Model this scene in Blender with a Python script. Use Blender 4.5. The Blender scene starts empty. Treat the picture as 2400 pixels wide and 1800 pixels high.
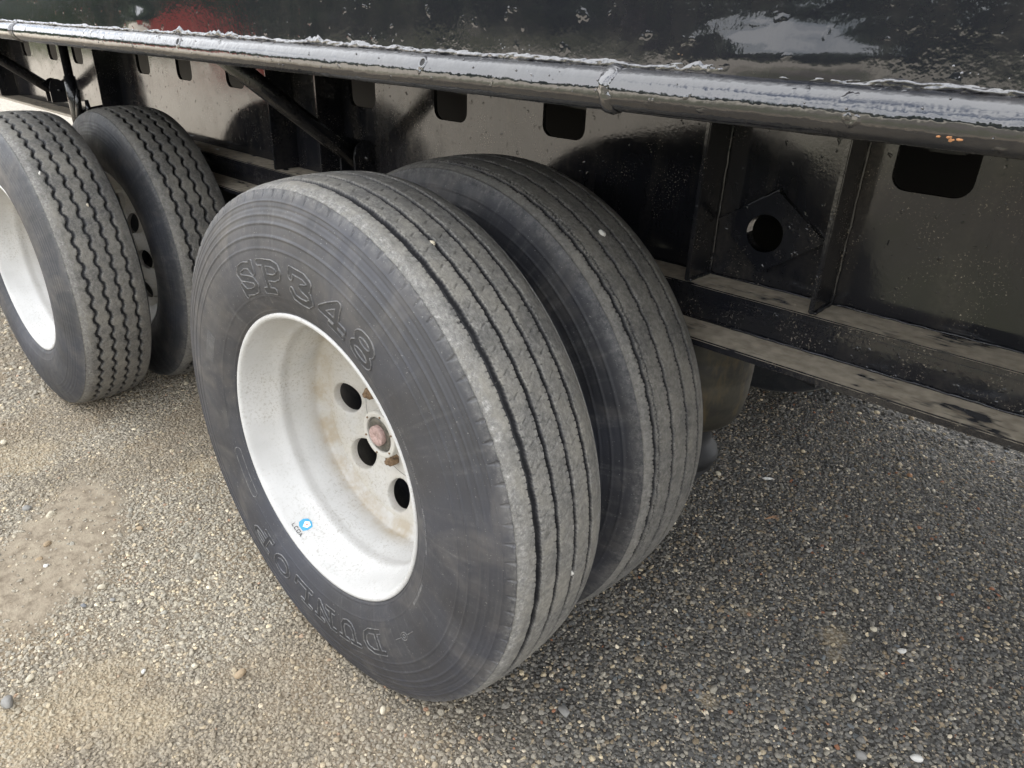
import bpy, bmesh, math, random
import numpy as np
from mathutils import Vector, Matrix
random.seed(7)
rng = np.random.default_rng(11)
sc = bpy.context.scene
col = sc.collection
H = 0.525                      # wheel-centre height above the ground
# ------------------------------------------------------------------ camera
cam = bpy.data.cameras.new('camera'); camo = bpy.data.objects.new('camera', cam); col.objects.link(camo)
rows = [[0.7336544112979706, 0.6787197800206654, 0.03302521751219565],
        [0.3222868922898053, -0.30476287926537454, -0.8962425712272645],
        [-0.5982327004111424, 0.6681759106931185, -0.4423331194113933]]
R = Matrix(((rows[0][0], -rows[1][0], -rows[2][0]), (rows[0][1], -rows[1][1], -rows[2][1]), (rows[0][2], -rows[1][2], -rows[2][2])))
camo.matrix_world = Matrix.Translation((1.0765, -0.6403, 0.7751 + H)) @ R.to_4x4()
cam.sensor_width = 36.0; cam.lens = 36.0 * 0.70798; cam.clip_start = 0.02; cam.clip_end = 1500
sc.camera = camo
# ------------------------------------------------------------------ world, sun, exposure
SUN_EL, SUN_AZ = math.radians(74), math.radians(352)     # azimuth of the sun, clockwise from +y
w = bpy.data.worlds.new('World'); sc.world = w; w.use_nodes = True
nt = w.node_tree; nt.nodes.clear()
o_ = nt.nodes.new('ShaderNodeOutputWorld'); bg = nt.nodes.new('ShaderNodeBackground'); bg.inputs[1].default_value = 0.11
sky = nt.nodes.new('ShaderNodeTexSky'); sky.sky_type = 'NISHITA'; sky.sun_disc = False
sky.sun_elevation = SUN_EL; sky.sun_rotation = SUN_AZ; sky.dust_density = 2.0
tc = nt.nodes.new('ShaderNodeTexCoord'); mp = nt.nodes.new('ShaderNodeMapping'); mp.inputs['Scale'].default_value = (1, 1, 2.2)
nz = nt.nodes.new('ShaderNodeTexNoise'); nz.inputs['Scale'].default_value = 2.3; nz.inputs['Detail'].default_value = 7; nz.inputs['Roughness'].default_value = 0.55
rp = nt.nodes.new('ShaderNodeValToRGB'); rp.color_ramp.elements[0].position = 0.32; rp.color_ramp.elements[1].position = 0.51
mx = nt.nodes.new('ShaderNodeMix'); mx.data_type = 'RGBA'; mx.inputs['B'].default_value = (12.0, 12.2, 12.6, 1)
L = nt.links.new
L(tc.outputs['Generated'], mp.inputs[0]); L(mp.outputs[0], nz.inputs['Vector']); L(nz.outputs['Fac'], rp.inputs[0])
L(rp.outputs[0], mx.inputs['Factor']); L(sky.outputs[0], mx.inputs['A']); L(mx.outputs['Result'], bg.inputs[0]); L(bg.outputs[0], o_.inputs[0])
sl = bpy.data.lights.new('sun', 'SUN'); so = bpy.data.objects.new('sun', sl); col.objects.link(so)
sl.energy = 4.6; sl.angle = math.radians(2.0); sl.color = (1.0, 0.96, 0.9)
sd = Vector((math.sin(SUN_AZ) * math.cos(SUN_EL), math.cos(SUN_AZ) * math.cos(SUN_EL), math.sin(SUN_EL)))
so.rotation_euler = sd.to_track_quat('Z', 'Y').to_euler(); so.location = sd * 30
sc.view_settings.view_transform = 'Standard'; sc.view_settings.look = 'None'
sc.view_settings.exposure = 1.64; sc.view_settings.gamma = 1.0
sc.render.engine = 'CYCLES'; sc.cycles.max_bounces = 6; sc.cycles.diffuse_bounces = 3; sc.cycles.glossy_bounces = 4
# ------------------------------------------------------------------ helpers
def hsh(i, j, k=0):
    n = (i * 374761393 + j * 668265263 + k * 2147483647 + 12345) & 0x7fffffff
    n = ((n ^ (n >> 13)) * 1274126177) & 0x7fffffff
    n = ((n ^ (n >> 16)) * 974634777) & 0x7fffffff
    return (n & 0xffffff) / float(0xffffff)
def vnoise(x, y, seed=0):
    x = np.asarray(x, float); y = np.asarray(y, float)
    xi = np.floor(x).astype(np.int64); yi = np.floor(y).astype(np.int64)
    fx = x - xi; fy = y - yi; fx = fx * fx * (3 - 2 * fx); fy = fy * fy * (3 - 2 * fy)
    a = hsh(xi, yi, seed); b = hsh(xi + 1, yi, seed); c = hsh(xi, yi + 1, seed); d = hsh(xi + 1, yi + 1, seed)
    return (a * (1 - fx) + b * fx) * (1 - fy) + (c * (1 - fx) + d * fx) * fy
def fbm(x, y, octs=4, seed=0):
    s = 0; a = 1; t = 0
    for o in range(octs):
        s = s + a * vnoise(np.asarray(x) * 2 ** o, np.asarray(y) * 2 ** o, seed + o * 17); t += a; a *= .5
    return s / t
def sstep(a, b, x):
    t = np.clip((x - a) / (b - a), 0, 1); return t * t * (3 - 2 * t)
def mesh_from(name, verts, faces, smooth=False, attrs=None):
    me = bpy.data.meshes.new(name)
    V = np.asarray(verts, dtype=np.float32)
    if isinstance(faces, np.ndarray):
        n, k = faces.shape
        me.vertices.add(len(V)); me.vertices.foreach_set('co', V.ravel())
        me.loops.add(n * k); me.loops.foreach_set('vertex_index', faces.astype(np.int32).ravel())
        me.polygons.add(n); me.polygons.foreach_set('loop_start', np.arange(0, n * k, k, dtype=np.int32))
        me.update(calc_edges=True)
    else:
        me.from_pydata([tuple(v) for v in V], [], faces); me.update()
    me.validate()
    if smooth: me.polygons.foreach_set('use_smooth', [True] * len(me.polygons))
    for an, av in (attrs or {}).items():
        a = me.attributes.new(an, 'FLOAT', 'POINT'); a.data.foreach_set('value', np.asarray(av, np.float32).ravel())
    return me
def obj(name, me, mat=None, parent=None, loc=(0, 0, 0), rot=(0, 0, 0)):
    o = bpy.data.objects.new(name, me); col.objects.link(o)
    if mat is not None and me is not None and len(me.materials) == 0: me.materials.append(mat)
    o.location = loc; o.rotation_euler = rot; o.parent = parent
    return o
def tag(o, label, cat, group=None):
    o['label'] = label; o['category'] = cat
    if group: o['group'] = group
    return o
def grid_faces(n, m, wrap=False):
    """n rows x m columns, wrap in the row direction"""
    i = np.arange(n if wrap else n - 1)[:, None]; j = np.arange(m - 1)[None, :]
    i2 = (i + 1) % n
    return np.stack([i * m + j, i * m + j + 1, i2 * m + j + 1, i2 * m + j], -1).reshape(-1, 4)
def bm_mesh(name, bm, smooth=False):
    me = bpy.data.meshes.new(name); bmesh.ops.recalc_face_normals(bm, faces=bm.faces); bm.to_mesh(me); bm.free()
    if smooth: me.polygons.foreach_set('use_smooth', [True] * len(me.polygons))
    return me
def box_mesh(name, x0, x1, y0, y1, z0, z1, bevel=0.0015, M=None):
    bm = bmesh.new(); bmesh.ops.create_cube(bm, size=1)
    for v in bm.verts: v.co = Vector(((x0 + x1) / 2 + v.co.x * (x1 - x0), (y0 + y1) / 2 + v.co.y * (y1 - y0), (z0 + z1) / 2 + v.co.z * (z1 - z0)))
    if bevel: bmesh.ops.bevel(bm, geom=bm.edges[:], offset=bevel, segments=2, affect='EDGES')
    if M is not None: bmesh.ops.transform(bm, matrix=M, verts=bm.verts)
    return bm_mesh(name, bm)
def lathe(name, prof, n=64, axis='y', smooth=True, closed=False):
    """prof: list of (a, r) along the axis"""
    t = np.linspace(0, 2 * np.pi, n, endpoint=False)
    P = np.array(prof, float); m = len(P)
    c, s = np.cos(t)[:, None], np.sin(t)[:, None]
    if axis == 'y': V = np.stack([c * P[:, 1], np.broadcast_to(P[:, 0], (n, m)), s * P[:, 1]], -1)
    elif axis == 'x': V = np.stack([np.broadcast_to(P[:, 0], (n, m)), c * P[:, 1], s * P[:, 1]], -1)
    else: V = np.stack([c * P[:, 1], s * P[:, 1], np.broadcast_to(P[:, 0], (n, m))], -1)
    return mesh_from(name, V.reshape(-1, 3), grid_faces(n, m, True), smooth)
def prism(name, pts, d0, d1, plane='xz', smooth=False, bevel=0):
    """extrude polygon pts (in plane) from d0 to d1 along the third axis"""
    bm = bmesh.new()
    def P(a, b, d): return (a, d, b) if plane == 'xz' else ((d, a, b) if plane == 'yz' else (a, b, d))
    A = [bm.verts.new(P(a, b, d0)) for a, b in pts]; B = [bm.verts.new(P(a, b, d1)) for a, b in pts]
    bm.faces.new(A); bm.faces.new(B[::-1])
    n = len(pts)
    for i in range(n): bm.faces.new((A[i], A[(i + 1) % n], B[(i + 1) % n], B[i]))
    if bevel: bmesh.ops.bevel(bm, geom=[e for e in bm.edges], offset=bevel, segments=1, affect='EDGES')
    return bm_mesh(name, bm, smooth)
def tube(name, pts, r, n=12, cap=True):
    pts = [Vector(p) for p in pts]; V = []; rs = r if isinstance(r, (list, tuple)) else [r] * len(pts)
    for i, p in enumerate(pts):
        d = (pts[min(i + 1, len(pts) - 1)] - pts[max(i - 1, 0)]).normalized()
        a = d.orthogonal().normalized() if i == 0 else (a - d * a.dot(d)).normalized()
        b = d.cross(a)
        for k in range(n):
            t = 2 * math.pi * k / n; V.append(p + (a * math.cos(t) + b * math.sin(t)) * rs[i])
    F = [tuple(q) for q in np.stack(np.broadcast_arrays(0, 0), -1).reshape(-1, 2)[:0]]
    F = []
    for i in range(len(pts) - 1):
        for k in range(n): F.append((i * n + k, i * n + (k + 1) % n, (i + 1) * n + (k + 1) % n, (i + 1) * n + k))
    if cap: F += [tuple(range(n))[::-1], tuple(range((len(pts) - 1) * n, len(pts) * n))]
    return mesh_from(name, V, F, True)
# ------------------------------------------------------------------ materials
class MB:
    def __init__(s, name):
        s.m = bpy.data.materials.new(name); s.m.use_nodes = True; s.t = s.m.node_tree
        s.b = s.t.nodes['Principled BSDF']; s.k = {}
    def n(s, typ, **kw):
        x = s.t.nodes.new(typ)
        for k, v in kw.items(): setattr(x, k, v)
        return x
    def l(s, a, b): s.t.links.new(a, b)
    def set(s, **kw):
        for k, v in kw.items():
            k = k.replace('_', ' ')
            s.b.inputs[k].default_value = v
        return s
    def co(s, typ='Object', scale=None):
        c = s.k.get('tc') or s.n('ShaderNodeTexCoord'); s.k['tc'] = c
        if scale is None: return c.outputs[typ]
        m = s.n('ShaderNodeMapping'); m.inputs['Scale'].default_value = scale; s.l(c.outputs[typ], m.inputs[0]); return m.outputs[0]
    def noise(s, scale, detail=4, rough=0.5, vec=None, dist=0):
        x = s.n('ShaderNodeTexNoise'); x.inputs['Scale'].default_value = scale; x.inputs['Detail'].default_value = min(detail, 3)
        x.inputs['Roughness'].default_value = rough; x.inputs['Distortion'].default_value = dist
        s.l(vec if vec is not None else s.co(), x.inputs['Vector']); return x.outputs['Fac']
    def vor(s, scale, vec=None, feat='F1', out='Distance'):
        x = s.n('ShaderNodeTexVoronoi', feature=feat); x.inputs['Scale'].default_value = scale
        s.l(vec if vec is not None else s.co(), x.inputs['Vector']); return x.outputs[out]
    def ramp(s, f, *st):
        x = s.n('ShaderNodeValToRGB'); e = x.color_ramp.elements
        while len(e) < len(st): e.new(0.5)
        for el, (p, c) in zip(e, st):
            el.position = p; el.color = (c, c, c, 1) if isinstance(c, (int, float)) else (*c, 1)
        s.l(f, x.inputs[0]); return x.outputs[0]
    def math(s, op, a, b=None, clamp=False):
        x = s.n('ShaderNodeMath', operation=op); x.use_clamp = clamp
        for i, v in enumerate((a, b)):
            if v is None: continue
            if isinstance(v, (int, float)): x.inputs[i].default_value = v
            else: s.l(v, x.inputs[i])
        return x.outputs[0]
    def mix(s, f, a, b):
        x = s.n('ShaderNodeMix', data_type='RGBA')
        for k, v in (('Factor', f), ('A', a), ('B', b)):
            if isinstance(v, (int, float)): x.inputs[k].default_value = v if k == 'Factor' else (v, v, v, 1)
            elif isinstance(v, tuple): x.inputs[k].default_value = (*v, 1)
            else: s.l(v, x.inputs[k])
        return x.outputs['Result']
    def attr(s, name, typ='GEOMETRY', out='Fac'):
        x = s.n('ShaderNodeAttribute', attribute_name=name); x.attribute_type = typ; return x.outputs[out]
    def geo(s, out): 
        x = s.k.get('geo') or s.n('ShaderNodeNewGeometry'); s.k['geo'] = x; return x.outputs[out]
    def up(s):
        x = s.n('ShaderNodeSeparateXYZ'); s.l(s.geo('Normal'), x.inputs[0]); return x.outputs['Z']
    def color(s, v):
        if isinstance(v, tuple): s.b.inputs['Base Color'].default_value = (*v, 1)
        else: s.l(v, s.b.inputs['Base Color'])
        return s
    def rough(s, v):
        if isinstance(v, (int, float)): s.b.inputs['Roughness'].default_value = v
        else: s.l(v, s.b.inputs['Roughness'])
        return s
    def bump(s, h, strength=0.3, dist=0.01, chain=True):
        x = s.n('ShaderNodeBump'); x.inputs['Strength'].default_value = strength; x.inputs['Distance'].default_value = dist
        s.l(h, x.inputs['Height'])
        if s.k.get('bump'): s.l(s.k['bump'], x.inputs['Normal'])
        s.k['bump'] = x.outputs[0]; s.l(x.outputs[0], s.b.inputs['Normal']); return s
def black_paint(name, peel=0.15, wave=0.3, dust=0.25, rough=0.07, ior=1.5, spots=0.5, updust=0.0, lumps=0.0, chips=0.0, fleck=0.0):
    m = MB(name)
    base = m.ramp(m.noise(3, 3), (0.3, (0.008, 0.009, 0.012)), (0.7, (0.014, 0.014, 0.017)))
    str_ = m.noise(9, 5, 0.6, m.co('Object', (1.6, 1.6, 0.35)))
    sp = m.noise(95, 3, 0.6)
    dm = m.math('MULTIPLY', m.ramp(str_, (0.45, 0.0), (0.8, 1.0)), m.ramp(sp, (0.35, 0.25), (0.65, 1.0)))
    dm = m.math('MULTIPLY', dm, dust)
    if updust:
        u = m.ramp(m.up(), (0.6, 0.0), (0.9, 1.0))
        du = m.ramp(m.noise(16, 6, 0.75, m.co('Object', (0.55, 1.3, 1.0))), (0.35, 0.0), (0.44, 1.0))
        dm = m.math('MAXIMUM', dm, m.math('MULTIPLY', m.math('MULTIPLY', u, du), updust))
    if fleck:
        fl = m.math('MULTIPLY', m.ramp(m.noise(230, 3, 0.7), (0.60, 0.0), (0.66, 1.0)), m.ramp(m.noise(11, 4, 0.65), (0.50, 0.0), (0.66, 1.0)))
        dm = m.math('MAXIMUM', dm, m.math('MULTIPLY', fl, fleck))
    dc = m.ramp(m.noise(40, 4), (0.3, (0.36, 0.305, 0.23)), (0.7, (0.58, 0.51, 0.40)))
    c = m.mix(dm, base, dc)
    if chips:
        ch = m.ramp(m.noise(26, 6, 0.7), (1 - chips, 0.0), (1 - chips + 0.012, 1.0))
        c = m.mix(ch, c, (0.28, 0.11, 0.04)); dm = m.math('MAXIMUM', dm, ch)
    m.color(c)
    rr = m.ramp(m.noise(14, 5, 0.6), (0.3, rough * 0.7), (0.75, rough * 2.0))
    m.rough(m.math('ADD', rr, m.math('MULTIPLY', dm, 0.7), True))
    m.set(IOR=ior)
    m.bump(m.noise(5, 2), wave, 0.008)
    m.bump(m.math('MULTIPLY', m.noise(130, 2, 0.55), m.ramp(m.noise(6, 2), (0.4, 0.15), (0.62, 1.0))), peel, 0.0016)
    if spots: m.bump(m.ramp(m.noise(55, 2, 0.5), (0.66, 0.0), (0.74, 1.0)), spots, 0.0012)
    if lumps: m.bump(m.noise(42, 4, 0.6), lumps, 0.004)
    return m.m
M = {}
M['web'] = black_paint('black_web_paint', peel=0.10, wave=0.12, dust=0.09, rough=0.085, ior=1.46, spots=0.4, fleck=0.6)
M['frame'] = black_paint('black_frame_paint', peel=0.3, wave=0.3, dust=0.05, rough=0.13, spots=0.8, lumps=0.25, fleck=0.6)
M['ledge'] = black_paint('dusty_ledge_paint', peel=0.3, wave=0.3, dust=0.05, rough=0.14, updust=0.97, spots=0.6, lumps=0.2, fleck=0.5)
M['panel'] = black_paint('black_panel_paint', peel=0.20, wave=0.08, dust=0.03, rough=0.05, ior=1.5, spots=0.2)
M['rail'] = black_paint('black_rail_paint', peel=0.12, wave=0.15, dust=0.05, rough=0.06, ior=1.78, spots=1.0, lumps=0.34)
M['weld'] = black_paint('black_weld_paint', peel=0.4, wave=0.3, dust=0.1, rough=0.10, ior=2.0, spots=0.8, lumps=0.9, chips=0.27)
M['under'] = MB('dark_underframe').color((0.012, 0.012, 0.013)).rough(0.6).m
def rubber(name, tint=(0.036, 0.036, 0.040), worn=(0.185, 0.178, 0.163), dusty=0.5):
    m = MB(name)
    w_ = m.attr('wear'); d_ = m.attr('dust')
    rad = m.noise(6, 4, 0.6)
    side = m.ramp(rad, (0.3, tuple(t * 0.78 for t in tint)), (0.62, tint), (0.85, tuple(t * 1.35 for t in tint)))
    smear = m.ramp(m.noise(7, 6, 0.65, None, 1.2), (0.50, 0.0), (0.74, 0.34))
    side = m.mix(smear, side, (0.15, 0.135, 0.115))
    side = m.mix(m.ramp(m.noise(2.2, 3, 0.6), (0.48, 0.0), (0.68, 0.45)), side, (0.048, 0.053, 0.072))
    fleck = m.ramp(m.noise(330, 2, 0.5), (0.70, 0.0), (0.74, 0.75))
    tread = m.ramp(m.noise(110, 6, 0.85), (0.28, tuple(t * 0.48 for t in worn)), (0.5, tuple(t * .92 for t in worn)), (0.70, tuple(t * 1.5 for t in worn)))
    tread = m.mix(m.ramp(m.noise(11, 4, 0.7), (0.40, 0.0), (0.66, dusty)), tread, (0.29, 0.27, 0.225))
    tread = m.mix(m.ramp(m.noise(19, 4, 0.7), (0.50, 0.0), (0.70, 0.5)), tread, (0.075, 0.074, 0.072))
    c = m.mix(w_, side, tread)
    c = m.mix(m.attr('fresh'), c, (0.020, 0.020, 0.022))
    dcol = m.ramp(m.noise(120, 5, 0.75), (0.3, (0.13, 0.126, 0.12)), (0.52, (0.23, 0.223, 0.207)), (0.74, (0.42, 0.405, 0.375)))
    c = m.mix(m.math('MULTIPLY', d_, m.ramp(m.noise(75, 5, 0.8), (0.36, 0.1), (0.58, 1.0))), c, dcol)
    c = m.mix(m.math('MULTIPLY', fleck, 0.55), c, (0.38, 0.37, 0.34))
    m.color(c)
    m.rough(m.mix(w_, m.ramp(m.noise(30, 4), (0.3, 0.46), (0.7, 0.66)), 0.85))
    m.set(IOR=1.5)
    m.bump(m.noise(60, 5, 0.6), 0.16, 0.002)
    h = m.math('MULTIPLY', m.math('ADD', m.math('MULTIPLY', w_, 0.6), m.math('ADD', d_, 0.08)), m.noise(210, 5, 0.7))
    m.bump(h, 0.7, 0.0024)
    return m.m
M['rubber1'] = rubber('outer_tyre_rubber')
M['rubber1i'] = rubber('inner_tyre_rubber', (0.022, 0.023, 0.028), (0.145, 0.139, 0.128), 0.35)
M['rubber2'] = rubber('zigzag_tyre_rubber', (0.031, 0.033, 0.038), (0.148, 0.141, 0.128), 0.45)
M['letter'] = rubber('raised_letter_rubber', (0.036, 0.036, 0.039))
def rim_mat():
    m = MB('white_rim_paint')
    base = m.ramp(m.noise(8, 4), (0.3, (0.42, 0.415, 0.40)), (0.7, (0.53, 0.525, 0.51)))
    sp = m.ramp(m.noise(170, 3, 0.8), (0.52, 0.0), (0.64, 0.95))
    cl = m.math('ADD', m.ramp(m.noise(7, 4, 0.6), (0.42, 0.08), (0.62, 0.6)), m.math('MULTIPLY', m.attr('film'), 0.6), True)
    c = m.mix(m.math('MULTIPLY', sp, cl), base, (0.25, 0.225, 0.185))
    st = m.math('MULTIPLY', m.attr('stain'), m.ramp(m.noise(17, 5, 0.65), (0.34, 0.15), (0.62, 1.0)))
    c = m.mix(st, c, (0.30, 0.245, 0.165))
    film = m.math('MULTIPLY', m.attr('film'), m.ramp(m.noise(22, 5, 0.65), (0.35, 0.35), (0.65, 1.0)))
    c = m.mix(m.math('MULTIPLY', film, 0.7), c, (0.45, 0.42, 0.36))
    sc_ = m.ramp(m.noise(60, 3, 0.6, m.co('Object', (1, 0.15, 1))), (0.74, 0.0), (0.76, 0.7))
    c = m.mix(sc_, c, (0.16, 0.145, 0.12))
    m.color(c).rough(m.ramp(m.noise(20, 4), (0.3, 0.32), (0.7, 0.55))).bump(m.noise(160, 4, 0.6), 0.12, 0.001)
    return m.m
M['rim'] = rim_mat()
M['alu'] = MB('dull_aluminium').color((0.45, 0.43, 0.385)).rough(0.6).m
m = MB('pink_plug'); m.color(m.ramp(m.noise(160, 4, 0.7), (0.3, (0.22, 0.15, 0.13)), (0.6, (0.40, 0.28, 0.25)))).rough(0.7); M['pink'] = m.m
m = MB('greasy_cap'); m.color(m.ramp(m.noise(120, 4, 0.7), (0.3, (0.03, 0.028, 0.022)), (0.7, (0.13, 0.115, 0.09)))).rough(0.45); M['grease'] = m.m
m = MB('rusty_steel'); m.color(m.ramp(m.noise(90, 5, 0.7), (0.3, (0.07, 0.045, 0.028)), (0.55, (0.19, 0.12, 0.065)), (0.75, (0.32, 0.25, 0.17)))).rough(0.85).bump(m.noise(200, 4), 0.5, 0.002); M['rust'] = m.m
M['brightrust'] = MB('orange_rust').color((0.36, 0.17, 0.07)).rough(0.8).m
M['black'] = MB('matt_black').color((0.006, 0.006, 0.006)).rough(0.7).m
M['blue'] = MB('sticker_blue').color((0.05, 0.30, 0.50)).rough(0.4).m
M['stwhite'] = MB('sticker_white').color((0.82, 0.86, 0.88)).rough(0.4).m
M['stred'] = MB('sticker_red').color((0.62, 0.12, 0.07)).rough(0.4).m
M['ink'] = MB('sticker_ink').color((0.05, 0.05, 0.05)).rough(0.6).m
m = MB('air_spring_rubber')
c = m.ramp(m.noise(8, 5, 0.6, m.co('Object', (1, 1, 2.5))), (0.35, (0.018, 0.017, 0.014)), (0.7, (0.052, 0.046, 0.031)))
gold = m.ramp(m.noise(16, 5, 0.7, m.co('Object', (1.6, 1.6, .5))), (0.52, 0.0), (0.72, 0.4))
m.color(m.mix(gold, c, (0.17, 0.12, 0.045))).rough(0.6).bump(m.noise(70, 4), 0.4, 0.003); M['spring'] = m.m
# ------------------------------------------------------------------ ground
def gz(x, y):
    z = 0.0165 * np.clip(x, -4.5, 2.5)
    near = np.exp(-((x / 7.0) ** 2 + (y / 7.0) ** 2))
    z = z + near * (0.030 * (fbm(x * 1.3 + 5, y * 1.3, 3, 3) - 0.5) * (1 - np.exp(-((x / .5) ** 2 + ((y - .3) / .5) ** 2))) * (1 - np.exp(-(((x + 1.85) / .5) ** 2 + ((y - .3) / .5) ** 2))))
    return z
PATCH = [(0.798, 0.865, 0.042), (0.82, 0.81, 0.022), (-0.974, 0.158, 0.07), (-0.28, -0.426, 0.13), (-0.149, -0.374, 0.10), (0.604, 0.798, 0.018), (0.671, 0.485, 0.016), (-1.45, -0.25, 0.16), (-0.3, -0.52, 0.12)]
def mudmask(x, y):
    # trodden clay patch at the left
    a = (x + 0.86) * 0.75 + (y + 0.34) * 0.66; b = -(x + 0.86) * 0.66 + (y + 0.34) * 0.75
    d = np.sqrt((a / 0.22) ** 2 + (b / 0.40) ** 2) + 1.0 * (fbm(x * 7, y * 7, 5, 21) - 0.5)
    return 1 - sstep(0.55, 1.0, d)
def tanmask(x, y):
    t = np.zeros_like(x)
    for px, py, r in PATCH:
        d = np.hypot(x - px, y - py) / r + 0.9 * (fbm(x * 14, y * 14, 3, 5) - 0.5)
        t = np.maximum(t, 1 - sstep(0.45, 1.15, d))
    return t
def dryshademask(x, y):
    # dry, dusty stone out in the open yard; trailer's shade painted into the stone beneath it
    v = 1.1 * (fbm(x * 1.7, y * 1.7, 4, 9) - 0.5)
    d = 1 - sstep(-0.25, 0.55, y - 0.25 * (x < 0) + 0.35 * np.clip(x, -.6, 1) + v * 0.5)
    return d * (1 - .85 * sstep(.95, 1.7, -y) * sstep(-3.6, -1.6, x))  # unseen right-hand yard darkened to dim its reflection in the web
def axis_samples(lo, hi, flo, fhi, step, far):
    inner = np.arange(flo, fhi, step)
    g = 1.25
    out1 = [fhi]; s = step
    while out1[-1] < hi: s = min(s * g, far); out1.append(out1[-1] + s)
    out0 = [flo]; s = step
    while out0[-1] > lo: s = min(s * g, far); out0.append(out0[-1] - s)
    return np.array(sorted(set(np.round(np.r_[out0, inner, out1], 5))))
gx = axis_samples(-300, 300, -3.0, 1.9, 0.016, 30); gy = axis_samples(-300, 300, -0.9, 2.6, 0.016, 30)
X, Y = np.meshgrid(gx, gy, indexing='ij')
Z = gz(X, Y)
near = (np.abs(X + .5) < 3.5) & (np.abs(Y - .8) < 2.5)
Z = Z + near * (0.008 * (fbm(X * 22, Y * 22, 3, 31) - 0.5) * (1 - 0.5 * mudmask(X, Y)) + 0.006 * mudmask(X, Y))
ME = mesh_from('ground', np.stack([X, Y, Z], -1).reshape(-1, 3), grid_faces(len(gx), len(gy)), True,
               {'mud': mudmask(X, Y), 'tan': tanmask(X, Y), 'dry': dryshademask(X, Y), 'yard': sstep(1.1, 3.0, -Y + .5 * fbm(X * .8, Y * .8, 3, 61)) * sstep(1.6, 4.2, -X + 1.6 * fbm(X * .7, Y * .7, 3, 63)), 'turf': sstep(1.3, 2.0, -Y) * sstep(.46, .58, fbm(X * .55, Y * .55, 4, 65)) * sstep(-4.5, -2.5, X)})
m = MB('gravelly_soil')
grit = m.vor(150, None, 'F1', 'Color'); sep = m.n('ShaderNodeSeparateColor'); m.l(grit, sep.inputs[0])
shade_soil = m.ramp(sep.outputs[0], (0.0, (0.040, 0.037, 0.032)), (0.5, (0.085, 0.079, 0.068)), (0.9, (0.16, 0.148, 0.125)), (0.97, (0.34, 0.29, 0.22)))
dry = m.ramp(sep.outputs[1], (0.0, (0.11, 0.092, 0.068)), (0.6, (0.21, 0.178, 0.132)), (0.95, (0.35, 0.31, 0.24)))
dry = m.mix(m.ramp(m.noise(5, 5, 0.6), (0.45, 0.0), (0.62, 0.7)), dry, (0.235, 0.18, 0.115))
c = m.mix(m.attr('dry'), shade_soil, dry)  # painted trailer shade in the soil colour, blended to dusty yard
tan = m.ramp(m.noise(60, 5, 0.7), (0.3, (0.25, 0.19, 0.115)), (0.7, (0.42, 0.35, 0.24)))
c = m.mix(m.math('MULTIPLY', m.attr('tan'), 0.75), c, tan)
c = m.mix(m.attr('yard'), c, m.ramp(m.noise(2.5, 6, 0.65), (0.3, (0.34, 0.305, 0.255)), (0.7, (0.49, 0.45, 0.385))))
c = m.mix(m.math('MULTIPLY', m.attr('turf'), 0.45), c, m.ramp(m.noise(9, 6, 0.7), (0.3, (0.045, 0.065, 0.022)), (0.7, (0.12, 0.135, 0.05))))
mud = m.ramp(m.noise(30, 6, 0.65), (0.3, (0.15, 0.118, 0.08)), (0.5, (0.255, 0.21, 0.15)), (0.7, (0.31, 0.262, 0.19)))
c = m.mix(m.attr('mud'), c, mud)
m.color(c).rough(0.9)
m.bump(m.math('MULTIPLY', m.vor(150), m.math('SUBTRACT', 1.0, m.attr('mud'), True)), 0.8, 0.006); m.bump(m.noise(38, 6, 0.75), 0.55, 0.008)
M['soil'] = m.m
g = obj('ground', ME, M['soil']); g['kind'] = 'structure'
# ------------------------------------------------------------------ gravel (stuff): stones instanced on prepared points
def stone_mesh(name, seed, sub=1, flat=0.65):
    r = random.Random(seed); bm = bmesh.new(); bmesh.ops.create_icosphere(bm, subdivisions=sub, radius=1)
    ax = [Vector((r.gauss(0, 1), r.gauss(0, 1), r.gauss(0, 1))).normalized() for _ in range(6)]; lim = [r.uniform(0.5, 0.88) for _ in ax]
    for v in bm.verts:
        for a, l in zip(ax, lim):
            d = v.co.dot(a)
            if d > l: v.co -= a * (d - l) * 0.85
        v.co *= r.uniform(0.92, 1.06); v.co.z *= flat
        v.co.x *= 1.0
    me = bm_mesh(name, bm, sub > 1); return me
m = MB('gravel_stone')
c = m.attr('scol', 'INSTANCER', 'Color')
vv = m.n('ShaderNodeObjectInfo')
nsc = m.noise(2.5, 4, 0.6); 
k = m.n('ShaderNodeMix', data_type='RGBA', blend_type='MULTIPLY'); k.inputs['Factor'].default_value = 1
m.l(c, k.inputs['A']); m.l(m.ramp(nsc, (0.3, 0.72), (0.7, 1.2)), k.inputs['B'])
m.color(k.outputs['Result']).rough(0.72).bump(m.noise(6, 4), 0.3, 0.2); M['stone'] = m.m
protos = bpy.data.collections.new('stone_shapes')
for i in range(8):
    po = bpy.data.objects.new('stone_shape', stone_mesh('stone_shape', 100 + i, 2 if i < 3 else 1, random.uniform(0.5, 0.8))); po.data.materials.append(M['stone']); protos.objects.link(po)
def jitter_pts(x0, x1, y0, y1, sp):
    a = np.arange(x0, x1, sp); b = np.arange(y0, y1, sp); A, B = np.meshgrid(a, b)
    A = A.ravel() + rng.uniform(-.6, .6, A.size) * sp; B = B.ravel() + rng.uniform(-.6, .6, B.size) * sp
    return A, B
pts = []
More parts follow.
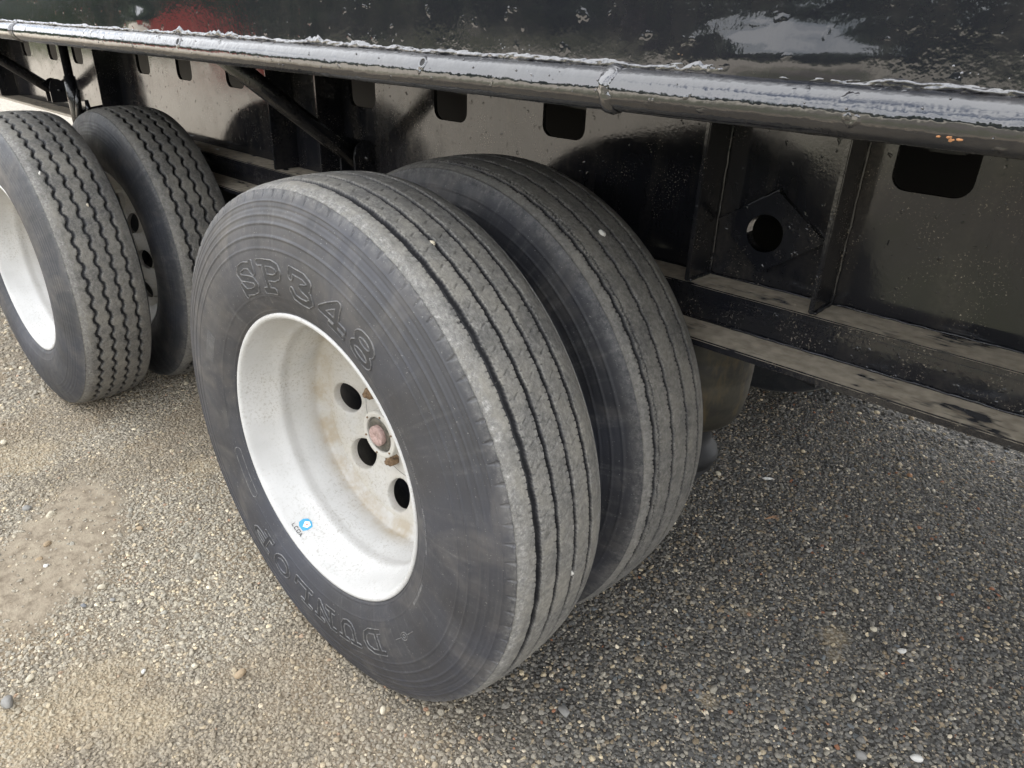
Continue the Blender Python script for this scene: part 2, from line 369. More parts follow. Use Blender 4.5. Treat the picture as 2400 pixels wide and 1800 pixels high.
def add_layer(x0, x1, y0, y1, sp, r0, r1, excl=None, keep=1.0, sink=0.35):
    a, b = jitter_pts(x0, x1, y0, y1, sp)
    kp = rng.random(a.size) < keep * (1 - 0.93 * mudmask(a, b)) * (1 - 0.25 * tanmask(a, b))
    if excl: kp &= ~((a > excl[0]) & (a < excl[1]) & (b > excl[2]) & (b < excl[3]))
    a, b = a[kp], b[kp]; s = r0 + (r1 - r0) * rng.random(a.size) ** 2.2
    pts.append((a, b, s, sink))
add_layer(-1.9, 1.75, -0.75, 2.1, 0.0098, 0.0032, 0.0072)
add_layer(-1.9, 1.75, -0.75, 2.1, 0.0085, 0.0020, 0.0042, None, 0.8)
add_layer(-1.9, 1.75, -0.75, 2.1, 0.060, 0.006, 0.011, None, 0.5)
add_layer(-5.0, 2.6, -1.6, 4.5, 0.020, 0.005, 0.012, (-1.88, 1.72, -0.73, 2.08), 0.9)
PX = np.concatenate([p[0] for p in pts]); PY = np.concatenate([p[1] for p in pts]); PS = np.concatenate([p[2] for p in pts])
n = PX.size
PZ = gz(PX, PY) + 0.008 * (fbm(PX * 22, PY * 22, 3, 31) - 0.5) * (1 - 0.5 * mudmask(PX, PY)) + 0.006 * mudmask(PX, PY) + PS * 0.12
gm = bpy.data.meshes.new('gravel'); gm.vertices.add(n); gm.vertices.foreach_set('co', np.stack([PX, PY, PZ], -1).astype(np.float32).ravel())
sv = PS[:, None] * rng.uniform(0.75, 1.3, (n, 3)); a = gm.attributes.new('scl', 'FLOAT_VECTOR', 'POINT'); a.data.foreach_set('vector', sv.astype(np.float32).ravel())
rv = np.stack([rng.normal(0, .35, n), rng.normal(0, .35, n), rng.uniform(0, 6.28, n)], -1); a = gm.attributes.new('rot', 'FLOAT_VECTOR', 'POINT'); a.data.foreach_set('vector', rv.astype(np.float32).ravel())
a = gm.attributes.new('idx', 'INT', 'POINT'); a.data.foreach_set('value', rng.integers(0, 8, n).astype(np.int32))
pal = np.array([(.085, .088, .094), (.12, .122, .126), (.165, .163, .158), (.055, .056, .06), (.21, .205, .19), (.19, .16, .12), (.36, .32, .25), (.48, .45, .40), (.21, .10, .06), (.10, .115, .135)])
pw = np.array([.20, .22, .17, .13, .10, .085, .045, .022, .006, .022]); pw = pw / pw.sum()
cs = pal[rng.choice(len(pal), n, p=pw)] * rng.uniform(0.75, 1.25, (n, 1)) * np.array([1.42, 1.33, 1.18])
dm = dryshademask(PX, PY)[:, None]; tm = tanmask(PX, PY)[:, None]  # stones carry the same painted shade as the soil
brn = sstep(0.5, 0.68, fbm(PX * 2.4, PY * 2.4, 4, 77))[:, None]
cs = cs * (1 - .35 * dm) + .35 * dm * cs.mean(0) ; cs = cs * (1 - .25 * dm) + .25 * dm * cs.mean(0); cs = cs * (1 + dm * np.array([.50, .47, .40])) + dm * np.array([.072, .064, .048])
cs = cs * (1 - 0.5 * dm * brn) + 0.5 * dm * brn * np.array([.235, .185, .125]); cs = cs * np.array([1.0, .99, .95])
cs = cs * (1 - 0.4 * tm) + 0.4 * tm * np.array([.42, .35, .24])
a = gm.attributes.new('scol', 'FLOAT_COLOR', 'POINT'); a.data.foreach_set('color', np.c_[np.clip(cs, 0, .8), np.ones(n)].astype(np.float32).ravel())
go = obj('gravel', gm, M['stone']); go['kind'] = 'stuff'; tag(go, 'loose grey and tan gravel covering the yard under and beside the trailer', 'gravel')
ng = bpy.data.node_groups.new('scatter_stones', 'GeometryNodeTree')
ng.interface.new_socket('Geometry', in_out='INPUT', socket_type='NodeSocketGeometry'); ng.interface.new_socket('Geometry', in_out='OUTPUT', socket_type='NodeSocketGeometry')
gi = ng.nodes.new('NodeGroupInput'); go_ = ng.nodes.new('NodeGroupOutput'); ip = ng.nodes.new('GeometryNodeInstanceOnPoints')
ci = ng.nodes.new('GeometryNodeCollectionInfo'); ci.inputs['Collection'].default_value = protos; ci.inputs['Separate Children'].default_value = True; ci.inputs['Reset Children'].default_value = True
def na(nm, t):
    x = ng.nodes.new('GeometryNodeInputNamedAttribute'); x.data_type = t; x.inputs['Name'].default_value = nm; return x.outputs['Attribute']
ip.inputs['Pick Instance'].default_value = True
e2r = ng.nodes.new('FunctionNodeEulerToRotation')
for a_, b_ in ((gi.outputs[0], ip.inputs['Points']), (ci.outputs[0], ip.inputs['Instance']), (na('idx', 'INT'), ip.inputs['Instance Index']), (na('rot', 'FLOAT_VECTOR'), e2r.inputs[0]), (e2r.outputs[0], ip.inputs['Rotation']), (na('scl', 'FLOAT_VECTOR'), ip.inputs['Scale']), (ip.outputs[0], go_.inputs[0])): ng.links.new(a_, b_)
md = go.modifiers.new('scatter', 'NODES'); md.node_group = ng
# ------------------------------------------------------------------ the trailer
T = bpy.data.objects.new('trailer', None); col.objects.link(T)
tag(T, 'black steel semi trailer with pipe rail and dual wheels parked on gravel', 'trailer')
def part(name, me, mat, parent=T, loc=(0, 0, H), rot=(0, 0, 0)): return obj(name, me, mat, parent, loc, rot)
X0, X1 = -9.0, 4.5
WY = 0.80                                        # plane of the main beam web
Z1, Y1, Z2, Y2 = 0.302, 0.702, 0.2285, 0.604     # ledge, its front edge, lower flange, its front edge
DECK = 0.715
# --- web plates with round-cornered slots
SLOTS = [-5.58, -5.19, -4.79, -4.40, -3.96, -3.545, -3.195, -2.84, -2.435, -2.05, -1.645, -1.265 + .0, -0.872, -0.477, -0.078, 0.745, 1.14, 1.535, 1.93, 2.33]
SLOTS.remove(-1.265 + .0); SLOTS.remove(-4.40); SLOTS.remove(-2.84)
def web_poly(xa, xb):
    p = [(xa, Z1 - 0.01), (xb, Z1 - 0.01), (xb, DECK)]
    for s in sorted([s for s in SLOTS if xa < s < xb], reverse=True):
        hw, zb, r = 0.066, 0.535, 0.028
        p += [(s + hw, DECK)]
        p += [(s + hw - r + r * math.cos(t), zb + r - r * math.sin(t)) for t in np.linspace(0, math.pi / 2, 7)]
        p += [(s - hw + r - r * math.sin(t), zb + r - r * math.cos(t)) for t in np.linspace(0, math.pi / 2, 7)]
        p += [(s - hw, DECK)]
    return p + [(xa, DECK)]
for xa, xb in ((X0, 0.3555), (0.6245, X1)):
    part('web_plate', prism('web_plate', web_poly(xa, xb), WY, WY + 0.012), M['web'])
def holed_plate(name, outline, cx, cz, r, y0, y1, n=48):
    """flat plate with one round hole: outline is a closed polygon, sampled by angle round the hole"""
    V = []; F = []
    def hit(a):
        d = (math.cos(a), math.sin(a)); best = None
        for (x1, z1), (x2, z2) in zip(outline, outline[1:] + outline[:1]):
            ex, ez = x2 - x1, z2 - z1; den = d[0] * ez - d[1] * ex
            if abs(den) < 1e-12: continue
            t = ((x1 - cx) * ez - (z1 - cz) * ex) / den; u = ((x1 - cx) * d[1] - (z1 - cz) * d[0]) / den
            if t > 0 and -1e-9 <= u <= 1 + 1e-9: best = t if best is None else max(best, t)
        return cx + d[0] * best, cz + d[1] * best
    ang = sorted([2 * math.pi * i / n for i in range(n)] + [math.atan2(z - cz, x - cx) % (2 * math.pi) for x, z in outline])
    k = len(ang)
    for y in (y0, y1):
        for a in ang: V.append((cx + r * math.cos(a), y, cz + r * math.sin(a)))
        for a in ang: x, z = hit(a); V.append((x, y, z))
    for i in range(k):
        j = (i + 1) % k
        F += [(i, j, k + j, k + i), (2 * k + i, 3 * k + i, 3 * k + j, 2 * k + j), (k + i, k + j, 3 * k + j, 3 * k + i), (i, 2 * k + i, 2 * k + j, j)]
    bm = bmesh.new(); vs = [bm.verts.new(v) for v in V]
    for f in F:
        try: bm.faces.new([vs[q] for q in f])
        except ValueError: pass
    return bm_mesh(name, bm)
part('web_plate', holed_plate('web_plate', [(0.3555, Z1 - .01), (0.6245, Z1 - .01), (0.6245, DECK), (0.3555, DECK)], 0.473, 0.414, 0.0385, WY, WY + 0.012), M['web'])
part('lug_plate', holed_plate('lug_plate', [(0.487, 0.500), (0.366, 0.4245), (0.477, 0.332), (0.596, 0.420)], 0.473, 0.414, 0.0385, WY - 0.014, WY - 0.0005), M['frame'])
0 and part('pipe_end', lathe('pipe_end', [(WY + 0.012, 0.0385), (WY + 0.05, 0.0385), (WY + 0.05, 0.0)], 32), M['black'], loc=(0.473, 0, 0.414 + H))
# --- stiffener fins
for x in (-5.75, -4.30, -2.727, -1.2665, -0.982, 0.3555, 0.6245, 2.05):
    me = box_mesh('stiffener', x - 0.005, x + 0.005, Y1 + 0.004, WY - 0.0008, Z1 + 0.0005, DECK - .001, 0.002)
    part('stiffener', me, M['frame'])
# weld fillets at the near fins
def bead_mesh(name, p0, p1, r, seed, step=0.004, amp=0.6, n=8, fr=60):
    p0, p1 = Vector(p0), Vector(p1); d = (p1 - p0); ln = d.length; d.normalize(); k = max(3, int(ln / step))
    a = d.orthogonal().normalized(); b = d.cross(a); s = np.linspace(0, ln, k)
    th = np.linspace(0, 2 * np.pi, n, endpoint=False); SS, TT = np.meshgrid(s, th, indexing='ij')
    rr = r * (1 + amp * (fbm(SS * fr + seed, TT * 0.9 + seed * 3.1, 3, seed) - 0.5) * 2)
    P = np.array(p0)[None, None] + SS[..., None] * np.array(d) + (np.cos(TT)[..., None] * np.array(a) + np.sin(TT)[..., None] * np.array(b)) * rr[..., None]
    F = []
    for i in range(k - 1):
        for j in range(n): F.append((i * n + j, i * n + (j + 1) % n, (i + 1) * n + (j + 1) % n, (i + 1) * n + j))
    F += [tuple(range(n))[::-1], tuple(range((k - 1) * n, k * n))]
    return mesh_from(name, P.reshape(-1, 3), F, True)
for x in (0.3615, 0.6305):
    part('weld_bead', bead_mesh('weld_bead', (x, WY - 0.003, Z1 + .002), (x, WY - 0.002, 0.62), 0.0032, int(x * 100)), M['frame'])
    part('weld_bead', bead_mesh('weld_bead', (x, Y1 + 0.01, Z1 + .002), (x, WY - 0.01, Z1 + .002), 0.004, int(x * 131)), M['frame'])
part('weld_bead', bead_mesh('weld_bead', (0.37, WY - 0.008, 0.4245), (0.487, WY - 0.008, 0.503), 0.004, 5), M['frame'])
# --- beam ledge, lower channel
part('beam_flange', box_mesh('beam_flange', X0, X1, Y1, WY + 0.09, Z1 - 0.014, Z1, 0.0025), M['ledge'])
part('channel_face', box_mesh('channel_face', -2.42, X1, Y1 + 0.004, Y1 + 0.016, Z2 - 0.004, Z1 - 0.0145, 0.0015), M['frame'])
part('lower_flange', box_mesh('lower_flange', -2.42, X1, Y2, Y1 + 0.09, Z2 - 0.016, Z2, 0.003), M['ledge'])
part('weld_bead', bead_mesh('weld_bead', (-0.2, Y1 + 0.002, Z2 + .002), (1.6, Y1 + 0.002, Z2 + .002), 0.0035, 15, 0.006), M['frame'])
part('weld_bead', bead_mesh('weld_bead', (-0.2, WY - 0.002, Z1 + .001), (1.6, WY - 0.002, Z1 + .001), 0.0035, 25, 0.006), M['frame'])
# --- far beam, deck, cross members, far side
part('far_beam', box_mesh('far_beam', X0, X1, 1.768, 1.78, Z1 - 0.01, DECK, 0), M['under'])
part('far_flange', box_mesh('far_flange', X0, X1, 1.69, 1.88, Z1 - 0.03, Z1 - 0.012, 0), M['under'])
part('deck', box_mesh('deck', X0, X1, 0.012, 2.568, DECK + 0.001, DECK + 0.03, 0), M['under'])
part('far_side_panel', box_mesh('far_side_panel', X0, X1, 2.57, 2.582, 0.70, 3.45, 0), M['panel'])  # unseen height chosen to cast shade across the near side
for s in SLOTS:
    part('cross_member', box_mesh('cross_member', s - 0.03, s + 0.03, WY + 0.05, 1.765, 0.60, DECK - 0.002, 0.002), M['under'])
for xb in (-2.62, -.78): part('blocker_crossmember', box_mesh('blocker_crossmember', xb, xb + .22, Y1 + .1, 1.78, -.17, Z2 - .03, .006), M['under'])  # added, unseen members that block the view of sunlit ground beyond
for xb in (-1.55, 1.9): part('blocker_beam', box_mesh('blocker_beam', xb, xb + .36, Y1 + .03, 1.86, -.06, Z2 - .017, .004), M['under'])  # added dark beams covering the bright gap under the flange
# --- side panel with a dent that tips up to the sky
px = np.r_[np.arange(X0, -1.2, 0.06), np.arange(-1.2, 1.6, 0.008), np.arange(1.6, X1 + .01, 0.05)]
pz = np.r_[np.arange(0.738, 0.86, 0.004), np.arange(0.86, 3.46, 0.10)]  # upper panel, out of view, made tall to shade the near ground
PXg, PZg = np.meshgrid(px, pz, indexing='ij')
PYg = 0.0025 * (fbm(PXg * 2.0, PZg * 5, 3, 41) - 0.5) - 0.0040 * np.exp(-((PXg - 0.80) / 0.065) ** 2 - ((PZg - 0.757) / 0.020) ** 2)
PYg += 0.0007 * np.exp(-((PXg - 0.79) / 0.10) ** 2 - ((PZg - 0.775) / 0.03) ** 2) * (fbm(PXg * 90, PZg * 170, 2, 43) - 0.5) * 2
PYg -= 0.0035 * np.exp(-((PXg + 0.46) / 0.05) ** 2 - ((PZg - 0.762) / 0.020) ** 2)
front = np.stack([PXg, PYg, PZg], -1).reshape(-1, 3); F1 = grid_faces(len(px), len(pz))
pm = mesh_from('side_panel', front, F1, True)
sp_ = part('side_panel', pm, M['panel']); sm = sp_.modifiers.new('thickness', 'SOLIDIFY'); sm.thickness = 0.008; sm.offset = 0
# --- pipe rail along the foot of the panel
RC, RZ, RR = -0.001, 0.7228, 0.0208
def rail_mesh(x0, x1, step, seed):
    n = 32; s = np.arange(x0, x1 + step / 2, step); th = np.linspace(0, 2 * np.pi, n, endpoint=False)
    SS, TT = np.meshgrid(s, th, indexing='ij')
    r = RR + 0.0006 * (fbm(SS * 9, TT * 1.2, 3, seed) - 0.5) * 2 + 0.00025 * sstep(0.66, 0.8, fbm(SS * 70, TT * 4.0, 2, seed + 3))
    V = np.stack([SS, RC + r * np.cos(TT), RZ + r * np.sin(TT)], -1).reshape(-1, 3)
    F = []
    for i in range(len(s) - 1):
        for j in range(n): F.append((i * n + j, i * n + (j + 1) % n, (i + 1) * n + (j + 1) % n, (i + 1) * n + j))
    F += [tuple(range(n))[::-1], tuple(range((len(s) - 1) * n, len(s) * n))]
    return mesh_from('pipe_rail', V, F, True)
for a_, b_, st in ((X0, -1.162, 0.04), (-1.161, 0.6275, 0.005), (0.6285, X1, 0.006)):
    part('pipe_rail', rail_mesh(a_, b_, st, int(a_ * 10) + 100), M['rail'])
# welded joints round the pipe
def ring_bead(name, x, seed, w_=0.006):
    n = 40; th = np.linspace(0, 2 * np.pi, n, endpoint=False); ph = np.linspace(0, np.pi, 7)
    TT, PP = np.meshgrid(th, ph, indexing='ij')
    k = 1 + 0.9 * (fbm(TT * 4, PP * 1.5, 3, seed) - 0.5)
    xx = x - w_ * np.cos(PP) * k + 0.004 * (vnoise(TT * 2, TT * 0, seed) - .5); r = RR - 0.0015 + 0.0042 * np.sin(PP) * k
    return mesh_from(name, np.stack([xx, RC + r * np.cos(TT), RZ + r * np.sin(TT)], -1).reshape(-1, 3), grid_faces(n, 7, True), True)
part('pipe_joint', ring_bead('pipe_joint', 0.628, 3, 0.008), M['weld']); part('pipe_joint', ring_bead('pipe_joint', -1.1615, 9, 0.004), M['weld'])
# drain holes: a ragged rim round a black dish that paints the hole's shade on the solid pipe
def pipe_point(x, ang, r): return Vector((x, RC - r * math.cos(ang), RZ + r * math.sin(ang)))
for x, an, rr_ in ((0.3593, 0.50, 0.0042), (-0.2759, 0.45, 0.0050), (0.632, 0.85, 0.0034)):
    n_ = Vector((0, -math.cos(an), math.sin(an))); e1 = Vector((1, 0, 0)); e2 = n_.cross(e1)
    bm = bmesh.new(); R1 = []; K = 18
    for i in range(K):
        a = 2 * math.pi * i / K; d = e1 * math.cos(a) + e2 * math.sin(a); j = random.uniform(.85, 1.25)
        c0 = pipe_point(x, an, RR)
        R1.append([bm.verts.new(c0 + d * rr_ * 1.9 * j - n_ * 0.0016), bm.verts.new(c0 + d * rr_ * 1.4 * j + n_ * 0.0011), bm.verts.new(c0 + d * rr_ * 1.02 + n_ * 0.0012), bm.verts.new(c0 + d * rr_ + n_ * 0.0004)])
    for i in range(K):
        for q in range(3): bm.faces.new((R1[i][q], R1[(i + 1) % K][q], R1[(i + 1) % K][q + 1], R1[i][q + 1]))
    part('hole_rim', bm_mesh('hole_rim', bm, True), M['weld'])
    bm = bmesh.new(); vs = [bm.verts.new(pipe_point(x, an, RR) + (e1 * math.cos(2 * math.pi * i / K) + e2 * math.sin(2 * math.pi * i / K)) * rr_ * 1.03 + n_ * 0.0007) for i in range(K)]
    cc = bm.verts.new(pipe_point(x, an, RR) - n_ * 0.0001)
    for i in range(K): bm.faces.new((vs[i], vs[(i + 1) % K], cc))
    part('drain_hole_dark', bm_mesh('drain_hole_dark', bm), M['black'])
# ragged weld along the seam between panel and pipe
def seam(x0, x1, step, seed):
    s = np.arange(x0, x1, step); m_ = 11; q = np.linspace(0, 1, m_)
    SS, QQ = np.meshgrid(s, q, indexing='ij')
    hgt = 0.0068 + 0.0060 * (fbm(SS * 26, SS * 0, 4, seed) - 0.35) + 0.010 * sstep(0.60, 0.82, fbm(SS * 7, SS * 0 + 3, 3, seed + 1)) * fbm(SS * 120, SS * 0, 2, seed + 5)
    out = 0.0038 + 0.0035 * fbm(SS * 40, QQ * 3.0, 3, seed + 2)
    zz = 0.7405 + hgt * QQ * 1.25
    yy = -0.0005 - out * np.sin(np.pi * np.clip(QQ * 0.93 + 0.07, 0, 1)) - 0.0022 * (fbm(SS * 170, QQ * 7, 3, seed + 9) - 0.5) * np.sin(np.pi * QQ) * 2.2
    yy = np.where(QQ > 0.98, 0.004, yy)
    return mesh_from('seam_weld', np.stack([SS, yy, zz], -1).reshape(-1, 3), grid_faces(len(s), m_), True)
part('seam_weld', seam(-1.3, 1.25, 0.0022, 51), M['weld']); part('seam_weld', seam(X0, -1.3, 0.012, 52), M['weld']); part('seam_weld', seam(1.25, X1, 0.012, 53), M['weld'])
# weld spatter and paint runs on panel and pipe
bm = bmesh.new()
def blob(bm, c, r, sq=(1, .6, 1)):
    q = bmesh.ops.create_icosphere(bm, subdivisions=1, radius=r)
    for v in q['verts']: v.co = Vector((v.co.x * sq[0], v.co.y * sq[1], v.co.z * sq[2])) * random.uniform(.8, 1.2) + Vector(c)
for cx, k, sx in ((0.295, 26, .03), (0.4836, 40, .018), (0.5604, 22, .012), (0.70, 40, .03), (0.945, 24, .015), (0.79, 46, .05)):
    for _ in range(k):
        blob(bm, (random.gauss(cx, sx), -0.0035, 0.752 + abs(random.gauss(0, .006))), random.uniform(.0006, .0018))
for _ in range(60): blob(bm, (random.uniform(-1.0, 1.1), -0.003, random.uniform(.752, .80)), random.uniform(.0005, .0013))
for _ in range(70):
    a = random.uniform(-.5, 1.1); blob(bm, pipe_point(random.uniform(-.9, 1.1), a, RR), random.uniform(.0006, .0016), (1, 1, 1))
sp1 = part('weld_spatter', bm_mesh('weld_spatter', bm, True), M['weld']); sp1['kind'] = 'stuff'
part('paint_run', tube('paint_run', [(0.6275 + .0055 * math.cos(t), -0.003, 0.7635 + .0045 * math.sin(t)) for t in np.linspace(-.4, 3.6, 10)], [.0004, .001, .0013, .0014, .0014, .0013, .0012, .0012, .001, .0004], 8), M['panel'])
bm = bmesh.new()
for _ in range(60):
    x = random.gauss(0.755, .03); blob(bm, (x, -0.0045, 0.7555 + random.uniform(-.001, .0015) - (x - .755) * .03), random.uniform(.0008, .0019), (1.3, .5, 1))
rs_ = part('rust_streak', bm_mesh('rust_streak', bm, True), M['rust']); rs_['kind'] = 'stuff'
bm = bmesh.new()
for _ in range(9): blob(bm, pipe_point(random.gauss(.9397, .004), random.uniform(-.62, -.45), RR), random.uniform(.0006, .0017), (1.3, .6, .8))
part('rust_spot', bm_mesh('rust_spot', bm, True), M['brightrust'])
# --- diagonal struts with brackets on the web
for X in (-0.86, -3.5):
    p0, p1 = Vector((X, 0.335, 0.70)), Vector((X, 0.772, 0.372))
    st = part('strut', tube('strut', [p0, p0.lerp(p1, .5), p1], 0.0262, 20), M['frame'])
    arc = [(0.706 + 0.058 * math.cos(t) + 0.0, 0.385 + 0.06 * math.sin(t)) for t in np.linspace(math.pi * 0.05, math.pi, 12)]
    pl = [(WY - 0.001, 0.335), (WY - 0.001, 0.43)] + [(WY - 0.04 + 0.04 * math.cos(t), 0.40 + 0.05 * math.sin(t)) for t in np.linspace(0.9, math.pi, 8)] + [(WY - 0.08, 0.335)]
    for dx in (-0.038, 0.034):
        obj('bracket_plate', prism('bracket_plate', pl, X + dx, X + dx + 0.008, 'yz', bevel=.001), M['frame'], st)
    obj('bracket_bolt', lathe('bracket_bolt', [(X - 0.052, 0), (X - .052, .013), (X - .04, .013), (X - .04, .009), (X + .052, .009), (X + .052, .0)], 6, 'x', False), M['frame'], st, loc=(0, WY - .035, .395))
# --- shock absorber
sh = part('shock_absorber', lathe('shock_absorber', [(0.70, 0), (0.70, .019), (.50, .019), (.498, .024), (.478, .0255), (.476, .027), (.27, .027), (.262, .02), (.25, .0)], 24, 'z'), M['frame'], loc=(-2.91, 0.65, H))
obj('mount_eye', lathe('mount_eye', [(-.02, 0.0), (-.02, .024), (.02, .024), (.02, .0)], 18, 'y'), M['frame'], sh, loc=(0, 0, .245))
for k, (pts_) in enumerate(([(0.035, -.02, .26), (0.05, 0, .40), (0.045, 0.01, .44), (.03, .01, .455)], [(0.05, .03, .26), (.07, .03, .36), (.066, .03, .40)])):
    obj('hose_hook', tube('hose_hook', pts_, [.013, .012, .008, .003][:len(pts_)], 10), M['frame'], sh)
obj('hose_hook', tube('hose_hook', [(.02, .02, .34), (.06, .03, .355), (.09, .1, .37)], .011, 10), M['frame'], sh)
# --- axles, drums, air springs
AX = [(0.0, 0.0, 0.0), (-1.852, 0.011, -0.047)]
for (ax, ay, az) in AX:
    part('axle', lathe('axle', [(0.21, 0), (0.21, .045), (.30, .06), (.62, .065), (1.96, .065), (2.28, .06), (2.37, .045), (2.37, 0)], 32), M['under'], loc=(ax, ay, H + az))
    for y0 in (0.42, 1.94): part('brake_drum', lathe('brake_drum', [(y0, 0), (y0, .16), (y0 + .01, .205), (y0 + .21, .205), (y0 + .22, .19), (y0 + .22, 0)], 40), M['under'], loc=(ax, ay, H + az))
    for yy in (0.9, 1.68):
        me = lathe('air_spring', [(0.212, 0), (0.212, .115), (.205, .128), (.185, .134), (.16, .137), (.10, .139), (.092, .1375), (.085, .1385), (.04, .1385), (.033, .137), (.027, .138), (-.02, .136), (-.06, .130), (-.09, .118), (-.105, .102), (-.11, .085), (-.105, .078)], 56, 'z')
        a_s = part('air_spring', me, M['spring'], loc=(ax + 0.312, yy, H + az))
        obj('piston', lathe('piston', [(-.09, .078), (-.15, .066), (-.175, .070), (-.195, .088), (-.215, .092), (-.235, .085), (-.243, .06), (-.245, 0)], 40, 'z'), M['under'], a_s)
        part('trailing_arm', prism('trailing_arm', [(ax - .62, .12), (ax - .5, .13), (ax, -.03), (ax + .38, -.235), (ax + .38, -.265), (ax + .2, -.24), (ax - .05, -.11), (ax - .6, .04)], yy - .04, yy + .04, 'xz'), M['under'], loc=(0, 0, H + az))
# ------------------------------------------------------------------ wheels
SIDE = [(.005, .2965), (.001, .300), (-.004, .308), (-.009, .322), (-.015, .34), (-.0185, .36), (-.020, .385), (-.0195, .41), (-.017, .432), (-.0125, .455), (-.007, .475), (-.001, .493), (.004, .506), (.008, .5135), (.0115, .5185)]
SY = np.array([p[0] for p in SIDE]); SR = np.array([p[1] for p in SIDE])
def side_y(r):                     # smooth sidewall profile
    rr_ = np.asarray(r, float); out = 0
    for d in (-.006, -.003, 0, .003, .006): out = out + np.interp(rr_ + d, SR, SY)
    return out / 5
def tyre_mesh(name, grooves, amp, period, gw, gdepth, arc=(-85, 150), st=0.0022, sty=0.0012, scale=1.0, teeth=(0.012, 0.0052), blocks=0, rings=(), notch=True, dusty=1.0, seed=0, shape='zig', Rt=0.533, sts=None, fine_in=False, fine_edge=False):
    tfrac = max(.13, 1.02 * st / teeth[0])
    a0, a1 = np.radians(arc[0]), np.radians(arc[1])
    n1 = int((a1 - a0) * Rt / st); n2 = max(24, int((2 * np.pi - (a1 - a0)) * Rt / 0.02))
    th = np.r_[np.linspace(a0, a1, n1, endpoint=False), np.linspace(a1, a0 + 2 * np.pi, n2, endpoint=False)]
    sts = sts or sty
    rs = np.r_[np.arange(.2965, .492, sts * 1.6), np.arange(.492, .5185, sts)]
    ty = np.r_[.0128, np.arange(.0145, .2205, sty), .2222]
    if fine_edge:
        ty = [.0128, .2222] + list(np.arange(.0150, .2205, .0024))
        for gc, gw_ in zip(grooves, gw):
            ty += list(np.arange(gc - gw_ / 2 - .0028, gc + gw_ / 2 + .0028, .00055))
        ty = np.array(sorted(ty)); ty = ty[np.r_[True, np.diff(ty) > .0003]]
    n = len(th)
    S = th[:, None] * Rt
    # outer sidewall
    RR_, TH = np.meshgrid(rs, th)
    ys = np.broadcast_to(side_y(rs), RR_.shape).copy()
    for (rr_, hh, ww) in rings: ys -= hh * np.exp(-((RR_ - rr_) / ww) ** 2)
    scuff = np.clip(.5 * (fbm(TH * 9, RR_ * 260, 4, seed + 11) - .5), 0, 1) + np.clip(1.8 * (fbm(TH * 55, RR_ * 9, 4, seed + 13) - .56), 0, 1)
    dust_s = 0.30 * sstep(.500, .521, RR_ + .004 * (fbm(TH * 60, RR_ * 60, 3, seed) - .5))
    if notch:
        k = 2 * np.pi / 98; f = (TH / k) % 1 - 0.5; hw = 0.11 * sstep(.501, .518, RR_) + .002
        dep = sstep(.499, .506, RR_) * (1 - sstep(hw * .8, hw, np.abs(f)))
        ys += 0.0018 * dep
    sv_ = np.stack([RR_ * np.cos(TH), ys, RR_ * np.sin(TH)], -1)
    # tread
    YY, T2 = np.meshgrid(ty, th)
    SS = T2 * Rt
    u = (YY - .1175) / .105
    rad = Rt - .0085 * u ** 2 - .006 * np.abs(u) ** 9
    rad = rad - 0.0016 * (sstep(.6, 1.0, np.abs(u)) * (fbm(SS * 90, YY * 90, 3, seed + 4)))
    dep = np.zeros_like(YY); wear = np.ones_like(YY)
    for gi_, gc in enumerate(grooves):
        ph = gi_ * 0.37
        if shape == 'zig':
            z_ = np.abs(((SS / period + ph) % 1) * 2 - 1) * 2 - 1
            yc = gc + amp * z_ + 0.0006 * (fbm(SS * 60, SS * 0 + gi_, 2, seed) - .5)
        else:
            z_ = np.sin(2 * np.pi * (SS / period + ph)); yc = gc + amp * np.tanh(1.8 * z_)
        d = np.abs(YY - yc); hw = gw[gi_] / 2
        g1 = gdepth * (1 - sstep(hw - 0.0012, hw + 0.0004, d))
        tw = (((SS + (YY > yc) * 0.006 + gi_ * .003) / teeth[0]) % 1)
        tln = teeth[1] * (0.6 + 0.8 * vnoise(np.floor((SS + (YY > yc) * 0.006 + gi_ * .003) / teeth[0]), YY * 0 + gi_ * 2 + (YY > yc), seed + 8))
        g2 = 0.0026 * (tw < tfrac) * (d < hw + tln)
        dep = np.maximum(dep, np.maximum(g1, g2))
    if blocks:
        k = ((SS + 0.35 * (YY - .1175)) / blocks) % 1
        dep = np.maximum(dep, 0.0011 * (k < 0.045) * (YY > grooves[0]) * (YY < grooves[-1]))
    else:
        for rb, off in ((0.5 * (grooves[1] + grooves[2]), 0.0), (0.5 * (grooves[0] + grooves[1]), 0.5), (0.5 * (grooves[2] + grooves[3]), .3)):
            q = (SS / 0.038 + off) % 1; lat = (YY - rb)
            dep = np.maximum(dep, 0.0022 * (np.abs(q - .5 - lat * 18) < 0.020) * (np.abs(lat) < 0.0062))
    dep = dep * sstep(0.0, .004, .2222 - YY) 
    rad = rad - dep
    wear = 1 - sstep(.001, .004, dep) * .93
    # scuffed outer shoulder rib
    edge = (.030 + .010 * np.abs(((SS / .0342) % 1) * 2 - 1)) if dusty else .02
    sc1 = 1 - sstep(-.006, .006, YY - .010 - edge * .5 - .014 * (fbm(SS * 30, YY * 30, 3, seed + 6) - .5))
    sc2 = 1 - sstep(-.006, .006, (.235 - YY) - .010 - edge * .5 - .014 * (fbm(SS * 30, YY * 30, 3, seed + 16) - .5))
    dust_t = np.clip(np.maximum(sc1, sc2 * .6) * dusty, 0, 1) * wear
    tv = np.stack([rad * np.cos(T2), YY, rad * np.sin(T2)], -1)
